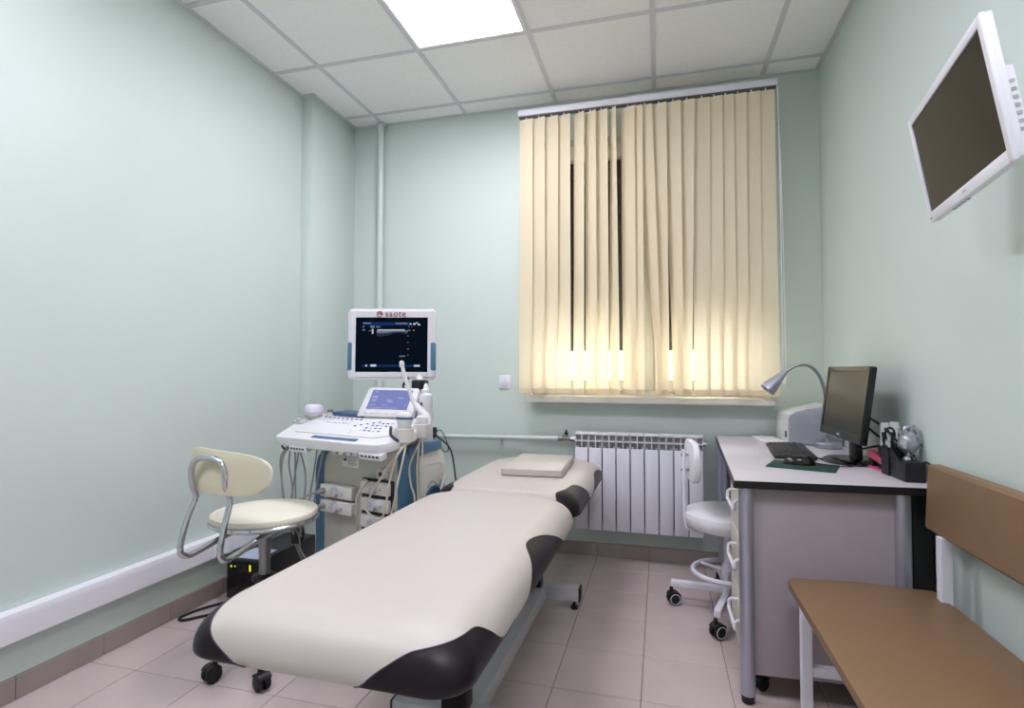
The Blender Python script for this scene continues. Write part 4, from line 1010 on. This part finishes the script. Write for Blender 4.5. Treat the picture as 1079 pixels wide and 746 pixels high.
# ------------------------------------------------------------------ things on the desk
pr = thing('printer', 'grey and white laser printer on the desk below the window corner', 'printer', (0.735, 3.165, DT))
bm = nb(); prism(bm, [(-0.12, 0.004), (0.12, 0.004), (0.12, 0.178), (0.03, 0.186), (-0.03, 0.180), (-0.085, 0.166), (-0.112, 0.148), (-0.12, 0.13)], 1, -0.150, -0.138, bev=0.003); obj('side_cover', bm, M_PRINTSIDE, pr)
bm = nb(); prism(bm, [(-0.124, 0.004), (0.12, 0.004), (0.12, 0.176), (0.03, 0.183), (-0.03, 0.178), (-0.090, 0.160), (-0.124, 0.150)], 1, -0.139, 0.150, bev=0.006); pb = obj('printer_body', bm, M_PRINTER, pr)
bm = nb(); box(bm, (-0.128, -0.10, 0.03), (-0.122, 0.11, 0.10), 0.002); obj('front_flap', bm, M_PRINTER, pb)
bm = nb(); box(bm, (-0.129, -0.122, 0.035), (-0.121, -0.105, 0.065), 0.002); obj('paper_slot', bm, M_INK, pb)
bm = nb(); prism(bm, [(-0.085, 0.160), (-0.03, 0.175), (0.07, 0.178), (0.07, 0.200), (0.05, 0.200), (-0.02, 0.181)], 1, -0.06, 0.10, bev=0.002); obj('output_tray', bm, M_MACHLIGHT, pb)
bm = nb(); prism(bm, [(0.055, 0.182), (0.10, 0.180), (0.10, 0.19), (0.06, 0.204)], 1, -0.09, -0.05, bev=0.001); obj('tray_stop', bm, M_BLACK, pb)
for k in range(3):
    bm = nb(); box(bm, (0.0, -0.1515, 0.05+0.045*k), (0.09, -0.1490, 0.068+0.045*k), 0.001, 1); obj('side_grip', bm, M_PRINTSIDE, pb)
for x in (-0.10, 0.10):
    for y in (-0.12, 0.12):
        bm = nb(); cone(bm, (x, y, 0), (x, y, 0.006), 0.01, seg=10); obj('rubber_foot', bm, M_RUBBER, pr)
bm = nb()
box(bm, (-0.055, -0.105, 0.0005), (0.055, 0.105, 0.010), 0.002, 2)
t = obj('paper_stack', bm, M_PAPER); t.location = (0.548, 3.19, DT); t.rotation_euler = (0, 0, R_(4)); tag(t, 'small stack of white paper on the desk in front of the printer', 'paper')
# lamp
lp = thing('desk_lamp', 'silver gooseneck desk lamp bent over beside the printer', 'lamp', (0.772, 2.945, DT))
bm = nb(); lathe(bm, [(0, 0), (0.056, 0), (0.060, 0.004), (0.060, 0.022), (0.055, 0.028), (0.012, 0.030), (0.010, 0.040), (0, 0.042)], seg=36); obj('base', bm, M_SILVER, lp)
neck = [(0.0, 0, 0.03), (0.0, 0, 0.10), (-0.002, 0, 0.155), (-0.010, 0, 0.265), (-0.030, 0, 0.338), (-0.060, 0, 0.382), (-0.098, 0, 0.400), (-0.143, 0, 0.391), (-0.186, 0, 0.363)]
bm = nb(); tube(bm, neck, 0.0074, 10, smooth=7); obj('gooseneck', bm, M_STEEL, lp)
bm = nb(); d = Vector((-0.68, -0.10, -0.72)).normalized(); Mx = Matrix.Translation((-0.180, 0, 0.368)) @ Vector((0, 0, 1)).rotation_difference(d).to_matrix().to_4x4()
lathe(bm, [(0.010, 0.0), (0.013, 0.004), (0.015, 0.020), (0.021, 0.045), (0.036, 0.112), (0.037, 0.128), (0.033, 0.129), (0.030, 0.110), (0.015, 0.045), (0, 0.040)], seg=30, M=Mx); shd = obj('lamp_shade', bm, M_SILVER, lp)
bm = nb(); lathe(bm, [(0.012, 0.046), (0.020, 0.080), (0.022, 0.105), (0.014, 0.118), (0, 0.121)], seg=20, M=Mx); obj('bulb', bm, M_PAPER, shd)
# monitor
mn = thing('desktop_monitor', 'black flat desktop monitor standing on the desk by the right wall', 'monitor', (0.725, 2.520, DT))
MW, MH = 0.475, 0.296
Mmon = Matrix.Translation((-0.006, 0.0, 0.242)) @ Matrix.Rotation(R_(7.6), 4, 'Y') @ Matrix.Rotation(R_(1.5), 4, 'Z') @ Matrix.Rotation(R_(-90), 4, 'Z')
bm = nb(); prism(bm, rrect(MW, MH, 0.008, 3), 1, 0.0, 0.022, bev=0.004); prism(bm, rrect(0.28, 0.18, 0.02, 4), 1, 0.021, 0.040, bev=0.006); bm.transform(Mmon); mc = obj('monitor_case', bm, M_GLOSSBLACK, mn)
bm = nb()
for lo, hi in (((-MW/2+0.001, -0.004, -MH/2+0.001), (-MW/2+0.020, 0.003, MH/2-0.001)), ((MW/2-0.020, -0.004, -MH/2+0.001), (MW/2-0.001, 0.003, MH/2-0.001)), ((-MW/2+0.02, -0.004, MH/2-0.022), (MW/2-0.02, 0.003, MH/2-0.001)), ((-MW/2+0.02, -0.004, -MH/2+0.001), (MW/2-0.02, 0.003, -MH/2+0.034))): box(bm, lo, hi, 0.002, 1)
bm.transform(Mmon); obj('bezel', bm, M_GLOSSBLACK, mc)
bm = nb(); box(bm, (-MW/2+0.019, -0.0015, -MH/2+0.033), (MW/2-0.019, 0.002, MH/2-0.021)); bm.transform(Mmon); obj('screen', bm, M_MATSCREEN, mc)
bm = nb(); box(bm, (-0.014, -0.0046, -MH/2+0.013), (0.014, -0.0038, -MH/2+0.020)); bm.transform(Mmon); obj('badge', bm, M_GREYMETAL, mc)
bm = nb(); box(bm, (0.022, -0.040, 0.01), (0.050, 0.040, 0.17), 0.006, 2); obj('stand_neck', bm, M_BLACK, mn)
bm = nb(); lathe(bm, [(0, 0), (0.118, 0), (0.122, 0.004), (0.105, 0.014), (0.04, 0.020), (0, 0.021)], (0.015, 0, 0), 40, sx=0.86, sy=1.0); obj('stand_base', bm, M_GLOSSBLACK, mn)
bm = nb()
for pts in ([(0.035, -0.10, 0.20), (0.07, -0.18, 0.165), (0.095, -0.27, 0.11), (0.11, -0.34, 0.08)], [(0.035, -0.08, 0.17), (0.07, -0.16, 0.12), (0.10, -0.25, 0.10), (0.11, -0.33, 0.05)], [(0.03, -0.02, 0.05), (0.06, -0.12, 0.08), (0.085, -0.22, 0.095), (0.11, -0.30, 0.09)]):
    tube(bm, pts, 0.0045, 7, smooth=6)
obj('monitor_cable', bm, M_BLACK, mn)
# keyboard with separate keys
kb = thing('keyboard', 'black keyboard lying lengthwise on the desk in front of the monitor', 'keyboard', (0.560, 2.745, DT), R_(-90-5.5))
KW, KD = 0.470, 0.158
bm = nb(); prism(bm, [(-KD/2, 0.002), (KD/2, 0.002), (KD/2, 0.018), (-KD/2, 0.010)], 0, -KW/2, KW/2, bev=0.003); kbb = obj('keyboard_base', bm, M_BLACK, kb)
kp = nb(); box(kp, (-0.0082, -0.0084, 0), (0.0082, 0.0084, 0.005), 0.0015, 1); key0 = None
kn_ = 0
for row in range(6):
    y = -0.058+0.0195*row+(0.006 if row == 5 else 0)
    z = 0.0095+(y+KD/2)/KD*0.008+0.0005
    x = -KW/2+0.018
    while x < KW/2-0.012:
        if row == 0 and -0.13 < x < -0.02:
            x += 0.019; continue
        if not (0.068 < x < 0.078 or 0.136 < x < 0.146) and not (row in (2,) and 0.075 < x < 0.14):
            if key0 is None:
                key0 = obj('key', kp, M_KEY, kbb); key0.location = (x, y, z); key0.rotation_euler = (R_(3), 0, 0)
            else: link_copy(key0, (x, y, z), kbb, rot=(R_(3), 0, 0))
        x += 0.019
bm = nb(); box(bm, (-0.13, -0.066, 0.010), (-0.022, -0.050, 0.0165), 0.002, 1); obj('space_bar', bm, M_KEY, kbb)
bm = nb(); tube(bm, [(0.18, 0.077, 0.012), (0.22, 0.10, 0.006), (0.25, 0.14, 0.005), (0.24, 0.20, 0.006)], 0.003, 6, smooth=6); obj('keyboard_cable', bm, M_BLACK, kb)
# mouse mat, mouse
bm = nb(); prism(bm, rrect(0.235, 0.185, 0.006, 3), 2, 0.0004, 0.004, bev=0.001); t = obj('mouse_mat', bm, M_GREEN); t.location = (0.528, 2.352, DT); t.rotation_euler = (0, 0, R_(-20)); tag(t, 'dark green mouse mat near the front edge of the desk', 'mouse mat')
ms = thing('computer_mouse', 'black computer mouse on the dark green mat', 'mouse', (0.520, 2.375, DT+0.004), R_(-5))
bm = nb(); NU, NV = 20, 10
rings = []
for k in range(NV+1):
    t = k/NV*PI/2
    rings.append([bm.verts.new((0.058*math.cos(t)**0.7*math.cos(a) , 0.031*math.cos(t)**0.7*math.sin(a)*(1+0.1*math.cos(a)), 0.001+0.034*math.sin(t)*(1+0.12*math.cos(a)*math.cos(t)))) for a in [2*PI*i/NU for i in range(NU)]]) if k < NV else rings.append([bm.verts.new((0, 0, 0.035))])
for k in range(NV):
    A, B_ = rings[k], rings[k+1]
    for i in range(NU):
        j = (i+1) % NU
        if len(B_) == 1: bm.faces.new((A[i], A[j], B_[0]))
        else: bm.faces.new((A[i], A[j], B_[j], B_[i]))
bm.faces.new(rings[0][::-1])
obj('mouse_body', bm, M_GLOSSBLACK, ms, ang=60)
bm = nb(); Mx = Matrix.Translation((-0.030, 0, 0.027)) @ Matrix.Rotation(PI/2, 4, 'X'); lathe(bm, [(0, -0.003), (0.007, -0.003), (0.007, 0.003), (0, 0.003)], seg=14, M=Mx); obj('scroll_wheel', bm, M_KEY, ms)
bm = nb(); tube(bm, [(0.055, 0.0, 0.010), (0.09, 0.004, 0.004), (0.15, -0.01, 0.002), (0.19, 0.02, 0.001), (0.185, 0.06, 0.0), (0.205, 0.10, 0.0)], 0.0022, 6, smooth=6); obj('mouse_cable', bm, M_BLACK, ms)
# stapler
sp = thing('stapler', 'small pink stapler on the desk beside the black pen cup', 'stapler', (0.787, 2.345, DT), R_(98))
bm = nb(); box(bm, (-0.070, -0.013, 0.0005), (0.060, 0.013, 0.009), 0.003, 2); obj('stapler_base', bm, M_PINK, sp)
bm = nb(); prism(bm, [(-0.068, 0.026), (-0.05, 0.022), (0.045, 0.040), (0.072, 0.050), (0.076, 0.062), (0.05, 0.070), (-0.05, 0.044), (-0.066, 0.038)], 1, -0.012, 0.012, bev=0.004); obj('stapler_arm', bm, M_PINK, sp)
bm = nb(); box(bm, (-0.062, -0.007, 0.009), (-0.050, 0.007, 0.028), 0.001, 1); prism(bm, [(-0.06, 0.016), (0.06, 0.034), (0.06, 0.042), (-0.06, 0.024)], 1, -0.006, 0.006); box(bm, (0.035, -0.009, 0.008), (0.058, 0.009, 0.046), 0.002, 1); obj('magazine', bm, M_BLACK, sp)
# organiser: open cup part and box part
og = thing('desk_organizer', 'black plastic desk organizer with a pen cup and a solid box', 'organizer', (0.822, 2.19, DT), R_(2))
bm = nb()
def open_box(bm, x0, x1, y0, y1, z1, t=0.003):
    box(bm, (x0, y0, 0), (x1, y1, t)); box(bm, (x0, y0, t), (x0+t, y1, z1)); box(bm, (x1-t, y0, t), (x1, y1, z1)); box(bm, (x0+t, y0, t), (x1-t, y0+t, z1)); box(bm, (x0+t, y1-t, t), (x1-t, y1, z1))
open_box(bm, -0.048, 0.004, 0.035, 0.095, 0.100); obj('pen_cup', bm, M_BLACK, og)
bm = nb(); box(bm, (-0.044, -0.080, 0), (0.018, 0.033, 0.066), 0.003, 2); obj('box_drawer', bm, M_BLACK, og)
for x in (-0.044, 0.0):
    bm = nb(); prism(bm, [(0.033, 0.064), (0.036, 0.099), (0.0, 0.082), (-0.035, 0.065)], 0, x, x+0.005); obj('sloped_side', bm, M_BLACK, og)
def og_at(x, y, z): return Matrix.Translation((0.822, 2.19, DT)) @ Matrix.Rotation(R_(2), 4, 'Z') @ Vector((x, y, z))
s_ = thing('scissors', 'black handled scissors standing in the organizer pen cup', 'scissors', og_at(-0.012, 0.07, 0.004), R_(2))
bm = nb()
tube(bm, [(0.030+0.017*math.cos(2*PI*k/20), 0, 0.135+0.026*math.sin(2*PI*k/20)) for k in range(20)], 0.0038, 8, closed=True)
tube(bm, [(-0.014+0.015*math.cos(2*PI*k/20), 0.004, 0.138+0.024*math.sin(2*PI*k/20)) for k in range(20)], 0.0038, 8, closed=True); obj('handle', bm, M_BLACK, s_)
bm = nb(); prism(bm, [(0.018, 0.115), (0.024, 0.112), (0.002, 0.006), (-0.004, 0.004)], 1, -0.002, 0.0); prism(bm, [(-0.006, 0.118), (0.001, 0.115), (0.008, 0.006), (0.004, 0.004)], 1, 0.0005, 0.0025); obj('blade', bm, M_STEEL, s_)
pn = thing('white_pen', 'white tipped pen leaning in the front of the organizer pen cup', 'pen', og_at(-0.034, 0.055, 0.004), 0)
bm = nb(); tube(bm, [(0.004, 0.006, 0.001), (-0.003, -0.004, 0.085), (-0.006, -0.008, 0.112)], 0.0042, 10); obj('barrel', bm, M_WHITE, pn)
bm = nb(); tube(bm, [(-0.0062, -0.0083, 0.112), (-0.0075, -0.011, 0.126)], 0.0048, 10); box(bm, (-0.0115, -0.0125, 0.085), (-0.0095, -0.0095, 0.124)); obj('cap', bm, M_GREYMETAL, pn)
for (x, y, lean, lb) in ((-0.022, 0.086, 0.012, 'black pen standing behind the white pen in the pen cup'), (-0.040, 0.078, -0.006, 'black pen leaning at the left edge of the pen cup')):
    pp = thing('black_pen', lb, 'pen', og_at(x, y, 0.004), 0, 'pens in the pen cup')
    bm = nb(); tube(bm, [(0, 0, 0.001), (lean*0.6, 0.002, 0.11)], 0.004, 10); obj('barrel', bm, M_BLACK, pp)
    bm = nb(); tube(bm, [(lean*0.6, 0.002, 0.11), (lean*0.85, 0.003, 0.145)], 0.005, 10); obj('cap', bm, M_BLACK, pp)
nt_ = thing('note_block', 'white note cards standing behind the silver ornament', 'note cards', (0.815, 2.330, DT))
for k, (x0, x1, h) in enumerate(((-0.030, -0.004, 0.178), (0.000, 0.030, 0.182))):
    bm = nb(); box(bm, (x0, -0.006, 0.001), (x1, 0.006, h), 0.002, 1); obj('card', bm, M_PAPER, nt_)
bm = nb(); box(bm, (-0.034, -0.014, 0.0005), (0.034, 0.014, 0.09), 0.002); obj('card_holder', bm, M_BLACK, nt_)
# silver ornament on the organiser box
orn = thing('silver_ornament', 'silver rounded heart shaped ornament on top of the black organizer', 'ornament', og_at(0.0, 0.0, 0.067), R_(15))
orn.scale = (0.9, 0.9, 0.9)
bm = nb(); bmesh.ops.create_icosphere(bm, subdivisions=4, radius=1.0)
for v in bm.verts:
    n = v.co.normalized()
    lob = 1+0.10*math.sin(3.1*n.x+1)*math.cos(2.7*n.y)+0.06*math.sin(7*n.z+4*n.x)
    taper = 0.70+0.30*min(1, (n.z+1)/1.1)
    v.co = Vector((n.x*0.036*lob*taper, n.y*0.034*lob*taper, 0.056+n.z*0.047*lob))
obj('ornament_body', bm, M_BONE, orn, ang=80)
bm = nb(); lathe(bm, [(0, 0), (0.020, 0), (0.018, 0.006), (0.008, 0.012), (0.010, 0.020)], seg=20); obj('pedestal', bm, M_BONE, orn)
bm = nb()
for pts, rd in (([(-0.010, 0, 0.09), (-0.012, 0, 0.115), (0.006, 0, 0.124), (0.026, 0, 0.112), (0.036, 0, 0.098)], 0.0085), ([(0.006, -0.008, 0.098), (0.008, -0.010, 0.130)], 0.006), ([(0.020, 0.004, 0.100), (0.026, 0.004, 0.130)], 0.006), ([(-0.018, 0.01, 0.09), (-0.028, 0.01, 0.118)], 0.006), ([(0.020, -0.02, 0.085), (0.036, -0.02, 0.07), (0.040, -0.01, 0.05)], 0.005)):
    tube(bm, pts, rd, 12, smooth=5)
obj('vessel', bm, M_BONE, orn)
bm = nb(); tube(bm, [(0.845, 2.28, DT+0.004), (0.852, 2.16, DT+0.060), (0.855, 2.10, DT+0.058), (0.857, 2.05, DT+0.035), (0.858, 2.03, DT+0.01)], 0.0035, 7, smooth=6); tag(obj('wall_cable', bm, M_BLACK), 'black cable between the organizer and the right wall', 'cable')

# ------------------------------------------------------------------ bench
be = thing('bench', 'tan padded waiting bench with white legs along the right wall', 'bench', (0.60, 1.38, 0))
BY0, BY1 = 0.78-1.38, 1.968-1.38
bm = nb(); prism(bm, [(-0.207, 0.418), (-0.200, 0.410), (0.205, 0.410), (0.214, 0.420), (0.212, 0.442), (0.195, 0.452), (0, 0.456), (-0.190, 0.452), (-0.208, 0.444)], 1, BY0, BY1, bev=0.006); obj('seat', bm, M_TAN, be)
bm = nb(); prism(bm, [(0.186, 0.640), (0.192, 0.632), (0.222, 0.632), (0.228, 0.640), (0.234, 0.822), (0.230, 0.832), (0.204, 0.832), (0.196, 0.824)], 1, BY0, 1.992-1.38, bev=0.008); obj('backrest', bm, M_TAN, be)
def sq(bm, p0, p1, t=0.015):
    lo = [min(a, b) for a, b in zip(p0, p1)]; hi = [max(a, b) for a, b in zip(p0, p1)]
    box(bm, [a-t for a in lo], [a+t for a in hi], 0.002, 1)
for y in (1.885-1.38, 0.87-1.38):
    bm = nb(); sq(bm, (-0.175, y, 0.018), (-0.175, y, 0.394)); obj('leg', bm, M_ENAMEL, be)
    bm = nb(); box(bm, (0.178, y-0.015, 0.003), (0.208, y+0.015, 0.635), 0.002, 1); box(bm, (0.229, y-0.015, 0.625), (0.240, y+0.015, 0.80), 0.002, 1); box(bm, (0.186, y-0.0145, 0.622), (0.240, y+0.0145, 0.633), 0.002, 1); obj('back_leg', bm, M_ENAMEL, be)
    bm = nb(); box(bm, (-0.160, y-0.014, 0.190), (0.178, y+0.014, 0.218), 0.002, 1); obj('cross_bar', bm, M_ENAMEL, be)
    bm = nb(); box(bm, (-0.160, y-0.014, 0.384), (0.178, y+0.014, 0.410), 0.002, 1); obj('seat_bearer', bm, M_ENAMEL, be)
for x in (-0.175, 0.175):
    bm = nb(); box(bm, (x-0.014, 0.885-1.38, 0.384), (x+0.014, 1.870-1.38, 0.409), 0.002, 1); obj('side_rail', bm, M_ENAMEL, be)
